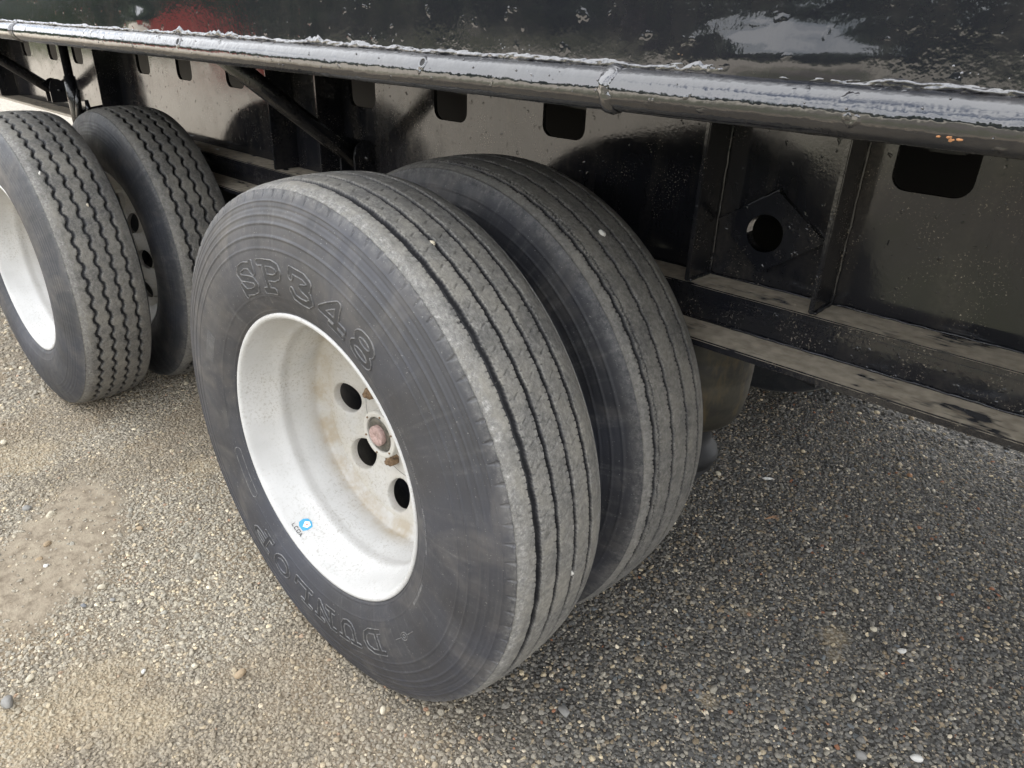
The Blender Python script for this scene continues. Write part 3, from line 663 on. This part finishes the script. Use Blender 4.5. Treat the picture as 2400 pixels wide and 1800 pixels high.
    # inner sidewall (coarse)
    if fine_in:
        ri = rs[::-1]; R3, T3 = np.meshgrid(ri, th); Y3 = np.broadcast_to(.235 - side_y(ri), R3.shape).copy()
        for (rr_, hh, ww) in rings: Y3 += hh * np.exp(-((R3 - rr_) / ww) ** 2)
        dust_i = np.clip((np.clip(.5 * (fbm(T3 * 9, R3 * 260, 4, seed + 21) - .5), 0, 1) + np.clip(1.8 * (fbm(T3 * 55, R3 * 9, 4, seed + 23) - .55), 0, 1)) * .3 + .25 * sstep(.49, .518, R3 + .01 * (fbm(T3 * 40, R3 * 60, 3, seed) - .5)), 0, 1)
    else:
        ri = SR[::-1]; yi = .235 - SY[::-1]
        R3, T3 = np.meshgrid(ri, th); Y3 = np.broadcast_to(yi, R3.shape); dust_i = np.zeros_like(R3)
    iv = np.stack([R3 * np.cos(T3), Y3, R3 * np.sin(T3)], -1)
    # inside closing strip under the rim
    R4, T4 = np.meshgrid([.2935, .2935], th); Y4 = np.broadcast_to([.228, .010], R4.shape)
    cv = np.stack([R4 * np.cos(T4), Y4, R4 * np.sin(T4)], -1)
    V = np.concatenate([sv_, tv, iv, cv], 1)
    wear_all = np.concatenate([np.zeros_like(RR_), wear, np.zeros_like(R3), np.zeros_like(R4)], 1)
    dust_all = np.concatenate([np.clip(dust_s * dusty + scuff * .20, 0, 1), dust_t, dust_i, np.zeros_like(R4)], 1)
    fresh_all = np.concatenate([np.zeros_like(RR_), sstep(.002, .006, dep), np.zeros_like(R3), np.zeros_like(R4)], 1)
    m_ = V.shape[1]
    if scale != 1.0:
        q_ = np.hypot(V[..., 0], V[..., 2]); k_ = 1 - (1 - scale) * sstep(.30, .42, q_); V = V * np.stack([k_, np.ones_like(k_), k_], -1)
    return mesh_from(name, V.reshape(-1, 3), grid_faces(n, m_, True)[:, ::-1], True, {'wear': wear_all, 'dust': dust_all, 'fresh': fresh_all})
RINGS1 = [(.3035, .0014, .0013), (.333, .0007, .0012), (.4205, .0014, .0016), (.441, .0022, .0017), (.463, .0022, .0017), (.477, .0018, .0016), (.4885, -.0014, .0015), (.4995, .0014, .0014)]
ty1 = tyre_mesh('tyre', (.051, .094, .137, .181), .0009, .046, (.0135, .0098, .0098, .0108), .0140, rings=RINGS1, seed=3, st=.0015, sty=.00115, fine_edge=True, teeth=(.0118, .0036))
ty1i = tyre_mesh('tyre', (.048, .095, .146, .187, .198), .0015, .043, (.0090, .0085, .0085, .0032, .0090), .0130, arc=(-70, 130), st=.0022, sty=.0013, fine_in=True, fine_edge=True, blocks=.036, rings=[(.425, .0016, .0018), (.441, .0018, .0018), (.463, .0016, .0018), (.485, .0014, .0018), (.31, .0012, .0015), (.335, .001, .0014)], notch=False, dusty=.55, seed=5, teeth=(.009, .003))
RINGS2 = [(.31, .001, .001), (.335, .001, .001), (.44, .0012, .0012), (.452, .0012, .0012), (.464, .0012, .0012), (.476, .0012, .0012), (.487, .001, .001)]
ty2 = tyre_mesh('tyre', (.055, .098, .141, .184), .0042, .052, (.0088, .0088, .0088, .0088), .0125, arc=(-75, 150), st=.0034, sty=.0018, sts=.0014, fine_in=True, rings=RINGS2, notch=False, dusty=.8, seed=7, shape='wave', teeth=(.0075, .0032), scale=.967)
ty_far = tyre_mesh('tyre', (.051, .094, .137, .181), .0013, .046, (.0088, .0062, .0062, .0070), .0095, arc=(-170, 170), st=.02, sty=.004, seed=9, notch=False)
# rim: barrel + disc with hand holes, stain attributes
def rim_mesh():
    V = []; F = []; ST = []; FI = []
    def add(vs, fs, st, fi):
        o = len(V); V.extend([tuple(v) for v in vs]); F.extend([tuple(int(q) + o for q in f) for f in fs]); ST.extend(st); FI.extend(fi)
    prof = [(.010, .2955), (.004, .2985), (.0005, .2982), (-.0008, .2955), (-.0005, .2915), (.0015, .2885), (.005, .2868), (.012, .2852), (.022, .2828), (.034, .2795), (.048, .2758), (.058, .2728), (.066, .2695), (.074, .2650), (.079, .2622), (.084, .2612), (.092, .2614), (.100, .2622), (.106, .2620), (.113, .2602), (.130, .2575), (.145, .2545), (.158, .2528), (.166, .2518), (.171, .249), (.1745, .2445), (.178, .238), (.182, .2305), (.185, .2255)]
    n = 160; th = np.linspace(0, 2 * np.pi, n, endpoint=False); P = np.array(prof); mm = len(P)
    vs = np.stack([np.cos(th)[:, None] * P[:, 1], np.broadcast_to(P[:, 0], (n, mm)), np.sin(th)[:, None] * P[:, 1]], -1).reshape(-1, 3)
    st = np.tile(np.interp(P[:, 0], [.0, .135, .150, .167, .18], [0, 0, .35, .95, .8]), n)
    # driven-on dust at the upper-left of the barrel
    ang = np.repeat(th, mm); fi = np.clip(np.cos(ang - np.radians(120)) * .9, 0, 1) * np.tile(np.interp(P[:, 0], [0, .02, .05, .12], [0, 0, .5, 1]), n)
    add(vs, grid_faces(n, mm, True), st, fi)
    yd = lambda r: np.interp(r, [.05, .130, .150, .170, .2255], [.222, .218, .2085, .201, .185])
    NS = 8; hr, hc = .0365, .178; r0, r1 = .132, .2255
    for k in range(NS):
        ac = math.pi + k * 2 * math.pi / NS - 0.02; da = math.pi / NS
        K = 40; ph = [2 * math.pi * i / K for i in range(K)]
        loops = []
        for f_ in (0, .06, .35, .7, 1.0):
            L_ = []
            for p in ph:
                c_, s_ = math.cos(p), math.sin(p)
                hx, hy = hc + hr * c_, hr * s_
                ir, ia = math.hypot(hx, hy), math.atan2(hy, hx)
                # boundary in (r, a) rectangle
                q = max(abs(c_), abs(s_)); bu, bv = c_ / q, s_ / q
                br = hc + (bu * (r1 - hc) if bu > 0 else bu * (hc - r0)); ba = bv * da
                rr_ = ir + (br - ir) * f_; aa = ia + (ba - ia) * f_
                y = yd(rr_) + (0.0015 if f_ == 0 else 0); L_.append((rr_ * math.cos(ac + aa), y, rr_ * math.sin(ac + aa)))
            loops.append(L_)
        back = []
        for p in ph:
            hx, hy = hc + (hr - .001) * math.cos(p), (hr - .001) * math.sin(p)
            rr_, aa = math.hypot(hx, hy), math.atan2(hy, hx); back.append((rr_ * math.cos(ac + aa), yd(rr_) + .017, rr_ * math.sin(ac + aa)))
        loops.insert(0, back)
        vs = [p for L_ in loops for p in L_]; fs = []
        for i in range(len(loops) - 1):
            for j in range(K): fs.append((i * K + j, i * K + (j + 1) % K, (i + 1) * K + (j + 1) % K, (i + 1) * K + j))
        add(vs, fs, [float(np.interp(math.hypot(v[0], v[2]), [.18, .215, .2255], [.25, .45, .85])) for v in vs], [.9] * len(vs))
    pin = [(.218, .132), (.219, .128), (.222, .10), (.222, .04)]
    P = np.array(pin); mm = len(P); n = 80; th = np.linspace(0, 2 * np.pi, n, endpoint=False)
    add(np.stack([np.cos(th)[:, None] * P[:, 1], np.broadcast_to(P[:, 0], (n, mm)), np.sin(th)[:, None] * P[:, 1]], -1).reshape(-1, 3), grid_faces(n, mm, True), [.35] * (n * mm), [.5] * (n * mm))
    # outside of the barrel (hidden inside the tyre) closes the far lip
    pout = [(.185, .2255), (.20, .245), (.218, .272), (.226, .285), (.236, .2985), (.232, .2985), (.225, .292)]
    P = np.array(pout); mm = len(P)
    add(np.stack([np.cos(th)[:, None] * P[:, 1], np.broadcast_to(P[:, 0], (n, mm)), np.sin(th)[:, None] * P[:, 1]], -1).reshape(-1, 3), grid_faces(n, mm, True), [.1] * (n * mm), [.3] * (n * mm))
    me = mesh_from('wheel', V, F, True, {'stain': ST, 'film': FI})
    return me
RIM = rim_mesh()
HUB = lathe('hub', [(.24, .052), (.152, .052), (.1505, .0508), (.150, .049), (.150, .0405), (.152, .0398), (.158, .0395)], 48)
CAP = lathe('hub_cap', [(.1565, .0393), (.1525, .037), (.151, .032), (.152, .0265), (.152, 0)], 48)
PLUG = lathe('hub_plug', [(.152, .0222), (.1435, .0222), (.142, .0212), (.1415, .016), (.1415, .0018), (.1425, .0012), (.1425, 0)], 40)
NUT = lathe('lug_nut', [(.222, .015), (.203, .0135), (.200, .010), (.200, .007), (.194, .0065), (.194, 0)], 6, smooth=False)
BOLT = lathe('hub_bolt', [(.151, .0024), (.1478, .0022), (.147, 0)], 6, smooth=False)
def wheel(axle, side, outer, tyre, mat, far=False, rotx=0.0):
    ax, ay, az = axle
    if not far: y, rz = (ay, 0) if outer else (ay + .578, math.pi)
    else: y, rz = (ay + 2.58, math.pi) if outer else (ay + 2.58 - .578, 0)
    wo = obj('wheel', RIM, M['rim'], T, (ax, y, H + az), (0, 0, rz))
    obj('tyre', tyre, mat, wo, rot=(0, rotx, 0))
    if outer:
        obj('hub', HUB, M['alu'], wo); obj('hub_cap', CAP, M['grease'], wo); obj('hub_plug', PLUG, M['pink'], wo)
        for k in range(6):
            a = math.radians(20 + 60 * k); obj('hub_bolt', BOLT, M['rust'], wo, (0.0452 * math.cos(a), 0, .0452 * math.sin(a)))
        for k in range(4):
            a = math.radians(160 + 90 * k); obj('lug_nut', NUT, M['rust'], wo, (0.112 * math.cos(a), 0, .112 * math.sin(a)), (0, .3 * k, 0))
    return wo
W1 = wheel(AX[0], 0, True, ty1, M['rubber1'])
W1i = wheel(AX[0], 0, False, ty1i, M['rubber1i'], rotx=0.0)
W2 = wheel(AX[1], 0, True, ty2, M['rubber2'])
W2i = wheel(AX[1], 0, False, ty2, M['rubber2'], rotx=1.0)
for A in AX:
    wheel(A, 1, True, ty_far, M['rubber2'], True); wheel(A, 1, False, ty_far, M['rubber2'], True)
# inner tyres are turned half round: give their fine tread arc to the visible side
for o in W1i.children:
    if o.name.startswith('tyre'): o.rotation_euler = (0, math.radians(-105), 0)
for o in W2i.children:
    if o.name.startswith('tyre'): o.rotation_euler = (0, math.radians(-97), 0)
# --- raised sidewall lettering on the near tyre
def seg_d(px, py, a, b):
    ax, ay = a; bx, by = b; dx, dy = bx - ax, by - ay; t = np.clip(((px - ax) * dx + (py - ay) * dy) / (dx * dx + dy * dy + 1e-12), 0, 1)
    return np.hypot(px - ax - t * dx, py - ay - t * dy)
def circ_pl(cx, cy, rx, ry, n=20): return [(cx + rx * math.cos(2 * math.pi * i / n), cy + ry * math.sin(2 * math.pi * i / n)) for i in range(n + 1)]
GL = {
 'S': [[(.80, .68), (.72, .84), (.5, .88), (.28, .84), (.19, .72), (.25, .58), (.5, .5), (.75, .42), (.82, .28), (.72, .15), (.5, .12), (.26, .16), (.18, .3)], [(.83, .64), (.83, .92)], [(.15, .08), (.15, .36)]],
 'P': [[(.28, .1), (.28, .9)], [(.28, .88), (.6, .88), (.78, .82), (.83, .7), (.78, .56), (.6, .48), (.28, .48)], [(.08, .1), (.5, .1)], [(.08, .9), (.3, .9)]],
 '3': [[(.15, .70), (.17, .9), (.3, .88), (.6, .88), (.78, .78), (.75, .62), (.52, .53), (.78, .45), (.84, .28), (.7, .14), (.45, .1), (.2, .15), (.14, .32)]],
 '4': [[(.66, .1), (.66, .9), (.12, .34), (.92, .34)], [(.45, .1), (.88, .1)]],
 '8': [circ_pl(.5, .70, .24, .19), circ_pl(.5, .30, .30, .21)],
 'D': [[(.24, .1), (.24, .9)], [(.24, .89), (.55, .89), (.78, .75), (.85, .5), (.78, .25), (.55, .11), (.24, .11)], [(.05, .9), (.3, .9)], [(.05, .1), (.3, .1)]],
 'U': [[(.24, .9), (.24, .35), (.32, .18), (.5, .11), (.68, .18), (.76, .35), (.76, .9)], [(.06, .9), (.42, .9)], [(.6, .9), (.94, .9)]],
 'N': [[(.22, .1), (.22, .9), (.78, .1), (.78, .9)], [(.05, .1), (.4, .1)], [(.6, .9), (.95, .9)], [(.05, .9), (.24, .9)]],
 'L': [[(.28, .9), (.28, .11), (.86, .11), (.86, .36)], [(.08, .9), (.5, .9)], [(.08, .1), (.3, .1)]],
 'O': [circ_pl(.5, .5, .33, .38, 28)]}
def patch(name, a_c, rc, wdt, hgt, sdf, mat, dk=.5, step=.0008, ridge=.0013, fill=.0005, lw=.0011):
    nu = int(wdt / step) + 1; nv = int(hgt / step) + 1
    u = np.linspace(-wdt / 2, wdt / 2, nu); v = np.linspace(-hgt / 2, hgt / 2, nv); U, Vv = np.meshgrid(u, v, indexing='ij')
    d = sdf(U, Vv)
    h = np.where(d < 0, fill, -.0006) * 1.0
    h = np.maximum(h, ridge * np.exp(-(d / lw) ** 2) * 1.6 - .0006 * (np.abs(d) > lw * 1.6))
    if fill > 0: h = h + (d < -lw) * .00025 * np.sign(np.sin(U * 2 * np.pi / .0024) + np.sin(Vv * 2 * np.pi / .0024))
    edge = np.minimum(np.minimum(U + wdt / 2, wdt / 2 - U), np.minimum(Vv + hgt / 2, hgt / 2 - Vv)); h = np.where(edge < step * .5, -.0012, h)
    r = rc + Vv; a = a_c - U / rc
    ring = 0
    for (rr_, hh, ww) in RINGS1: ring = ring + hh * np.exp(-((r - rr_) / ww) ** 2)
    y = side_y(r) - ring - h
    V = np.stack([r * np.cos(a), y, r * np.sin(a)], -1).reshape(-1, 3)
    me = mesh_from(name, V, grid_faces(nu, nv)[:, ::-1], True, {'wear': np.zeros(nu * nv), 'dust': np.clip(np.exp(-(d / .0014) ** 2) * dk, 0, 1).ravel(), 'fresh': np.clip(-d / .0012, 0, 1).ravel() * (.55 if fill > 0 else 0)})
    return obj(name, me, mat, W1)
def letter(ch, ang, rc, wdt, hgt, thick=.10):
    def f(U, Vv):
        x = (U / wdt + .5) * wdt; y = (Vv / hgt + .5) * hgt; d = np.full(U.shape, 9.0)
        for pl in GL[ch]:
            for a, b in zip(pl[:-1], pl[1:]): d = np.minimum(d, seg_d(x, y, (a[0] * wdt, a[1] * hgt), (b[0] * wdt, b[1] * hgt)))
        return d - thick * hgt
    o = patch('raised_letter', math.radians(ang), rc, wdt, hgt, f, M['letter']); o['label'] = 'raised letter %s on the tyre sidewall' % ch
for ch, a in (('S', 112.5), ('P', 98.5), ('3', 84), ('4', 70.5), ('8', 57)): letter(ch, a, .370, .084, .066, .095)
for ch, a in (('D', -62.4), ('U', -76), ('N', -89.3), ('L', -102.3), ('O', -115), ('P', -128)): letter(ch, a, .376, .078, .057, .095)
patch('raised_oval', math.radians(-152), .328, .125, .024, lambda U, Vv: seg_d(U, Vv, (-.052, 0), (.052, 0)) - .0085, M['letter'], fill=0, ridge=.0006, lw=.0007)
patch('raised_emblem', math.radians(-42), .370, .085, .022, lambda U, Vv: np.minimum(np.minimum(np.abs(np.hypot(U / 1.6, Vv) - .0075), np.abs(np.hypot(U / 1.2, Vv) - .0035)), seg_d(np.abs(U), Vv, (.012, 0), (.038, .001))), M['letter'], fill=0, ridge=.0006, lw=.0007)
def serr(U, Vv): return np.maximum(np.abs(((U / .0042) % 1) - .5) * .0042 - .0008, np.abs(((Vv / .007) % 1) - .5) * .007 - .0026)
patch('serrated_pad', math.radians(158), .374, .075, .030, serr, M['letter'], dk=.12, fill=0, ridge=.0004, lw=.0006)
for an_, wd_ in ((28, .11), (4, .09), (-22, .07)): patch('moulded_band', math.radians(an_), .338, wd_, .0075, serr, M['letter'], dk=.3, fill=0, ridge=.0005, lw=.0006)
# --- wheel maker's sticker on the barrel: worn blue badge with the remains of its lettering
def barrel(a, y, off=.0006):
    prof = [(.012, .2852), (.022, .2828), (.034, .2795), (.048, .2758), (.058, .2728)]
    r = np.interp(y, [p[0] for p in prof], [p[1] for p in prof]) - off; return (r * math.cos(a), y, r * math.sin(a))
A0, YS = math.atan2(-.2376, -.1325), .0365
def decal(name, polys, mat, off):
    bm = bmesh.new()
    for pl in polys: bm.faces.new([bm.verts.new(barrel(A0 + u * 1.35 / .28, YS + v * 1.35, off)) for u, v in pl])
    return obj(name, bm_mesh(name, bm), mat, W1)
decal('sticker', [[(-.010, -.006), (-.004, -.0095), (.007, -.009), (.0105, -.002), (.0100, .007), (.002, .0105), (-.007, .0085), (-.011, .002)]], M['blue'], .0006)
decal('sticker_mark', [[(-.0055, .002), (.0005, -.0055), (.0065, -.001), (.006, .006), (-.001, .0075)]], M['stwhite'], .0010)
decal('sticker_dot', [[(-.0005, .0005), (.0030, .0000), (.0020, .0040)]], M['stred'], .0014)
def stroke(p, q, t=.00055):
    (x1, y1), (x2, y2) = p, q; l = math.hypot(x2 - x1, y2 - y1) or 1; nx, ny = -(y2 - y1) / l * t, (x2 - x1) / l * t
    return [(x1 + nx, y1 + ny), (x2 + nx, y2 + ny), (x2 - nx, y2 - ny), (x1 - nx, y1 - ny)]
FT = {'L': [((0, 1), (0, 0)), ((0, 0), (.9, 0))], 'C': [((1, 1), (0, 1)), ((0, 1), (0, 0)), ((0, 0), (1, 0))], 'O': [((0, 0), (0, 1)), ((0, 1), (1, 1)), ((1, 1), (1, 0)), ((1, 0), (0, 0))], 'A': [((0, 0), (.5, 1)), ((.5, 1), (1, 0)), ((.2, .3), (.8, .3))]}
for i, ch in enumerate('LCOA'):
    polys = []
    for p, q in FT[ch]:
        t = lambda k: (-.0125 + i * .0068 + k[0] * .0048, -.0175 + k[1] * .0052)
        polys.append(stroke(t(p), t(q)))
    for j, pl in enumerate(polys): pass
    decal('sticker_lettering', polys[:1], M['ink'], .0008)
    for j, pl in enumerate(polys[1:]): decal('sticker_lettering', [pl], M['ink'], .0010 + .0002 * j)
# ------------------------------------------------------------------ loose stones, needles and other small things
def stone_mat(name, c):
    m = MB(name); m.color(m.ramp(m.noise(60, 5, 0.65), (0.3, tuple(v * .7 for v in c)), (0.7, tuple(min(.85, v * 1.2) for v in c)))).rough(0.75).bump(m.noise(150, 4), .35, .002); return m.m
SC = {'cream': stone_mat('cream_stone', (.56, .50, .38)), 'grey': stone_mat('grey_stone', (.25, .24, .22)), 'white': stone_mat('white_stone', (.66, .64, .59)), 'tan': stone_mat('tan_stone', (.36, .27, .17)), 'blue': stone_mat('blue_grey_stone', (.20, .205, .21)), 'orange': stone_mat('orange_stone', (.46, .26, .14))}
ST = [((-.386, -.546), .022, 'grey', 'largest flat grey stone by the lower left corner of the photo'), ((-.426, -.493), .013, 'cream', 'round cream pebble beside the largest flat grey stone'),
 ((-1.03, -.262), .020, 'cream', 'angular cream stone on the upper edge of the clay patch'), ((-1.115, -.298), .018, 'grey', 'grey stone left of the angular cream stone above the clay patch'),
 ((-.61, -.278), .014, 'cream', 'oval cream pebble just below the clay patch'), ((-.659, -.203), .0105, 'cream', 'small cream pebble right of the clay patch'),
 ((-.547, -.275), .0095, 'grey', 'pale grey pebble beside the oval cream pebble below the clay'), ((-.576, -.332), .010, 'blue', 'blue grey stone on the lower rim of the clay patch'),
 ((-.796, -.345), .011, 'white', 'white pebble lying on the smooth clay'), ((-.838, -.35), .013, 'tan', 'tan stone next to the white pebble on the clay'),
 ((-.891, -.313), .015, 'tan', 'flat tan stone half sunk in the middle of the clay patch'), ((-.542, -.072), .011, 'cream', 'cream pebble on open gravel between clay patch and wide tyre'),
 ((-.786, -.11), .012, 'tan', 'pale tan pebble just above the clay patch towards the wheels'), ((-1.589, -.228), .016, 'cream', 'cream stone near the left photo edge before the far wheel'),
 ((-.202, -.234), .010, 'cream', 'cream pebble on the yellowish dust at lower left'), ((-.109, -.176), .016, 'tan', 'flat tan flake left of the wide tyre tread contact'),
 ((-.27, -.318), .008, 'white', 'tiny white pebble on the yellowish dust at lower left'), ((1.044, .646), .018, 'white', 'largest white stone at the lower right under the trailer'),
 ((.96, .572), .018, 'grey', 'broad pale grey stone left of the largest white stone'), ((.625, 1.131), .013, 'grey', 'round grey pebble alone on the dark gravel'),
 ((.866, 1.053), .014, 'grey', 'grey pebble above the two cream pebbles in the shade'), ((.931, .925), .013, 'white', 'off white pebble below the grey one in the shade'),
 ((.861, .951), .011, 'cream', 'cream pebble left of the off white pebble in the shade'), ((.584, .442), .0125, 'tan', 'tan pebble on dark gravel right of the wide tyre foot'),
 ((.898, .711), .011, 'cream', 'cream pebble under the tan dirt patch in the shade'), ((.191, -.019), .0115, 'cream', 'yellowish pebble directly in front of the wide tyre'),
 ((.468, .241), .017, 'grey', 'flat grey stone below the dual tyres'), ((.706, 1.748), .012, 'orange', 'orange pebble far back under the lower flange'), ((.248, 1.31), .012, 'cream', 'pale pebble just right of the inner tyre')]
def gtop(x, y): return float(gz(np.array([x]), np.array([y]))[0]) + 0.004
for i, ((x, y), r, cn, lab) in enumerate(ST):
    me = stone_mesh('pebble', 500 + i, 2, random.uniform(.5, .7)); s = 1.0
    o = obj('pebble', me, SC[cn], None, (x, y, gtop(x, y) + r * .28), (random.uniform(-.2, .2), random.uniform(-.2, .2), random.uniform(0, 6)))
    r *= .8; o.scale = (r * random.uniform(.95, 1.25), r * random.uniform(.65, .9), r); tag(o, lab, 'stone', 'larger loose stones on the gravel')
def on_tread(deg, y, base=0.0, Rt=.533, cx=0, cz=0):
    a = math.radians(deg); r = Rt - .0085 * ((y - base - .1175) / .105) ** 2; return Vector((cx + r * math.cos(a), y, cz + r * math.sin(a) + H)), a
for (deg, y, base, cx, cz, Rt, r, cn, lab) in ((62.5, .092, 0, 0, 0, .531, .006, 'cream', 'cream stone chip wedged in the wide tyre second groove near its top'), (-4, .137, 0, 0, 0, .531, .0058, 'white', 'white stone chip stuck in the wide tyre third groove low down'),
  (55, .455, .343, 0, 0, .533, .0085, 'white', 'pale stone lodged on the inner tyre tread behind the wide tyre'), (47, .055, 0, -1.852, -.047, .514, .0075, 'white', 'white stone in the first zigzag groove of the far outer tyre'), (33, .141, 0, -1.852, -.047, .514, .007, 'cream', 'cream stone in the third zigzag groove of the far outer tyre')):
    p, a = on_tread(deg, y, base, Rt, cx, cz)
    o = obj('stone_chip', stone_mesh('stone_chip', int(deg * 7 + 900), 2, .8), SC[cn], None, p, (0, -a, 0)); o.scale = (r * .8, r * .75, r * 1.25); tag(o, lab, 'stone chip', 'stones caught in tyre treads')
m = MB('dry_needle').color((.42, .24, .13)).rough(.7).m
nd = bpy.data.objects.new('pine_needles', None); col.objects.link(nd); nd.location = (.47, 1.181, gtop(.47, 1.181)); tag(nd, 'dry brown pine needle cluster lying on the dark gravel', 'pine needles')
for k, (da, ln) in enumerate(((0, .045), (.12, .05), (-.14, .042), (.05, .03))):
    obj('needle', tube('needle', [(0, 0, .006), (ln * .5 * math.cos(.9 + da), ln * .5 * math.sin(.9 + da), .012), (ln * math.cos(.9 + da * 1.3), ln * math.sin(.9 + da * 1.3), .009)], [.0012, .0011, .0004], 6), m, nd)
lf = obj('leaf_scrap', prism('leaf_scrap', [(0, 0), (.012, .004), (.030, .003), (.042, -.004), (.026, -.006), (.010, -.006)], .0, .0012, 'xy'), SC['white'], None, (.367, 1.378, gtop(.367, 1.378) + .008), (.25, .1, .9)); tag(lf, 'thin whitish leaf scrap on the dark gravel beyond the pine needles', 'leaf')
# ------------------------------------------------------------------ the yard behind the camera, seen only mirrored in the paint
m = MB('tree_leaf'); m.color(m.ramp(m.attr('shade'), (0.0, (.022, .045, .018)), (0.5, (.045, .085, .03)), (1.0, (.09, .13, .05)))).rough(.6); M['leaf'] = m.m
M['bark'] = MB('tree_bark').color((.11, .085, .06)).rough(.9).m
def tree(x, y, h, seed):
    r = np.random.default_rng(seed)
    t = bpy.data.objects.new('tree', None); col.objects.link(t); z0 = float(gz(np.array([x]), np.array([y]))[0]); t.location = (x, y, z0)
    tag(t, 'leafy green tree beyond the yard, mirrored dimly in the glossy side panel', 'tree', 'trees beyond the yard')
    P_ = [(0, 0, 0)]
    for k in range(1, 7): P_.append((P_[-1][0] + r.normal(0, .12), P_[-1][1] + r.normal(0, .12), h * .13 * k))
    obj('trunk', tube('trunk', P_, [.22 - .028 * k for k in range(7)], 8), M['bark'], t)
    nclump = 26; cl = r.normal(0, 1, (nclump, 3)); cl /= np.linalg.norm(cl, axis=1)[:, None]; cl *= r.uniform(.35, 1, (nclump, 1)) * np.array([h * .30, h * .30, h * .42]); cl[:, 2] += h * .56
    N = 5200; ci_ = r.integers(0, nclump, N); c_ = cl[ci_] + r.normal(0, h * .055, (N, 3))
    s_ = r.uniform(.18, .42, N)[:, None]; u_ = r.normal(0, 1, (N, 3)); u_ /= np.linalg.norm(u_, axis=1)[:, None]; v_ = np.cross(u_, r.normal(0, 1, (N, 3))); v_ /= np.linalg.norm(v_, axis=1)[:, None]
    Vv = np.stack([c_ - u_ * s_, c_ + v_ * s_ * .5, c_ + u_ * s_, c_ - v_ * s_ * .5], 1).reshape(-1, 3)
    obj('crown', mesh_from('crown', Vv, np.arange(4 * N).reshape(-1, 4), False, {'shade': np.repeat(r.random(nclump)[ci_] * .7 + r.random(N) * .3, 4)}), M['leaf'], t)
for i, (x, y) in enumerate([(-46, -9), (-42, -15), (-37, -20), (-32, -25), (-27, -29), (-21, -31), (-15, -34), (-9, -33), (-4, -36), (2, -34), (8, -36), (14, -33), (20, -31), (27, -28), (-52, -3)]):
    tree(1.35 * x + random.uniform(-1, 1), 1.35 * y + random.uniform(-1, 1), random.uniform(8, 10.5), 300 + i)
N = 60000; aa = rng.uniform(math.radians(165), math.radians(375), N); rr2 = 50 + 5 * rng.random(N) + 2 * fbm(aa * 12, aa * 0, 3, 91)
hx, hy = rr2 * np.cos(aa), rr2 * np.sin(aa) - 1; hz = gz(hx, hy) + rng.random(N) ** .8 * (4.0 + 3.5 * fbm(aa * 30, aa * 0, 3, 93))
cc_ = np.stack([hx, hy, hz], -1); s_ = rng.uniform(.25, .55, N)[:, None]; u_ = rng.normal(0, 1, (N, 3)); u_ /= np.linalg.norm(u_, axis=1)[:, None]; v_ = np.cross(u_, rng.normal(0, 1, (N, 3))); v_ /= np.linalg.norm(v_, axis=1)[:, None]
hd = obj('woodland', mesh_from('woodland', np.stack([cc_ - u_ * s_, cc_ + v_ * s_ * .6, cc_ + u_ * s_, cc_ - v_ * s_ * .6], 1).reshape(-1, 3), np.arange(4 * N).reshape(-1, 4), False, {'shade': np.repeat(fbm(aa * 60, hz * .6, 3, 95), 4)}), M['leaf']); hd['kind'] = 'stuff'; tag(hd, 'dark green belt of undergrowth and trees round the far side of the yard', 'woodland')
m = MB('grass_blades'); m.color(m.ramp(m.noise(1.5, 4), (.3, (.05, .08, .03)), (.7, (.12, .13, .06)))).rough(.8)
N = 24000; aa = rng.uniform(math.radians(150), math.radians(385), N); rr2 = 27 + 16 * rng.random(N)
gx_, gy_ = rr2 * np.cos(aa), rr2 * np.sin(aa) - 2; hh = rng.uniform(.15, .55, N); tx = rng.normal(0, .12, (N, 2)); dd = rng.uniform(0, 6.28, N); wd = .05
z0 = gz(gx_, gy_)
Vv = np.stack([np.c_[gx_ - wd * np.cos(dd), gy_ - wd * np.sin(dd), z0], np.c_[gx_ + wd * np.cos(dd), gy_ + wd * np.sin(dd), z0], np.c_[gx_ + tx[:, 0], gy_ + tx[:, 1], z0 + hh]], 1).reshape(-1, 3)
gr = obj('grass', mesh_from('grass', Vv, np.arange(3 * N).reshape(-1, 3)), m.m); gr['kind'] = 'stuff'; tag(gr, 'rough green grass along the edge of the yard under the trees', 'grass')
# skip-shaped stand-in for an unseen red vehicle, known only from its reflection
M['red'] = MB('red_standin_paint').color((.42, .045, .03)).rough(.45).m
rc = bpy.data.objects.new('vehicle_standin', None); col.objects.link(rc); rc.location = (-15.5, -7.2, float(gz(np.array([-15.5]), np.array([-7.2]))[0])); rc.rotation_euler = (0, 0, math.radians(25)); rc.scale = (.85, .85, .85); tag(rc, 'skip-shaped red stand-in for a vehicle in the yard, mirrored as a red blur in the panel', 'vehicle_standin')
obj('body', prism('body', [(-1.5, .12), (1.5, .12), (1.8, 1.55), (-1.8, 1.55)], -.9, .9, 'xz'), M['red'], rc)
obj('top_rim', box_mesh('top_rim', -1.88, 1.88, -.97, .97, 1.551, 1.63, .01), M['red'], rc)
for x in (-1.05, -.35, .35, 1.05):
    for y in (-.945, .905): obj('rib', box_mesh('rib', x - .05, x + .05, y, y + .04, .13, 1.549, .005), M['red'], rc)
for x in (-1.2, 1.2): obj('skid', box_mesh('skid', x - .08, x + .08, -.85, .85, .0, .119, .005), M['under'], rc)
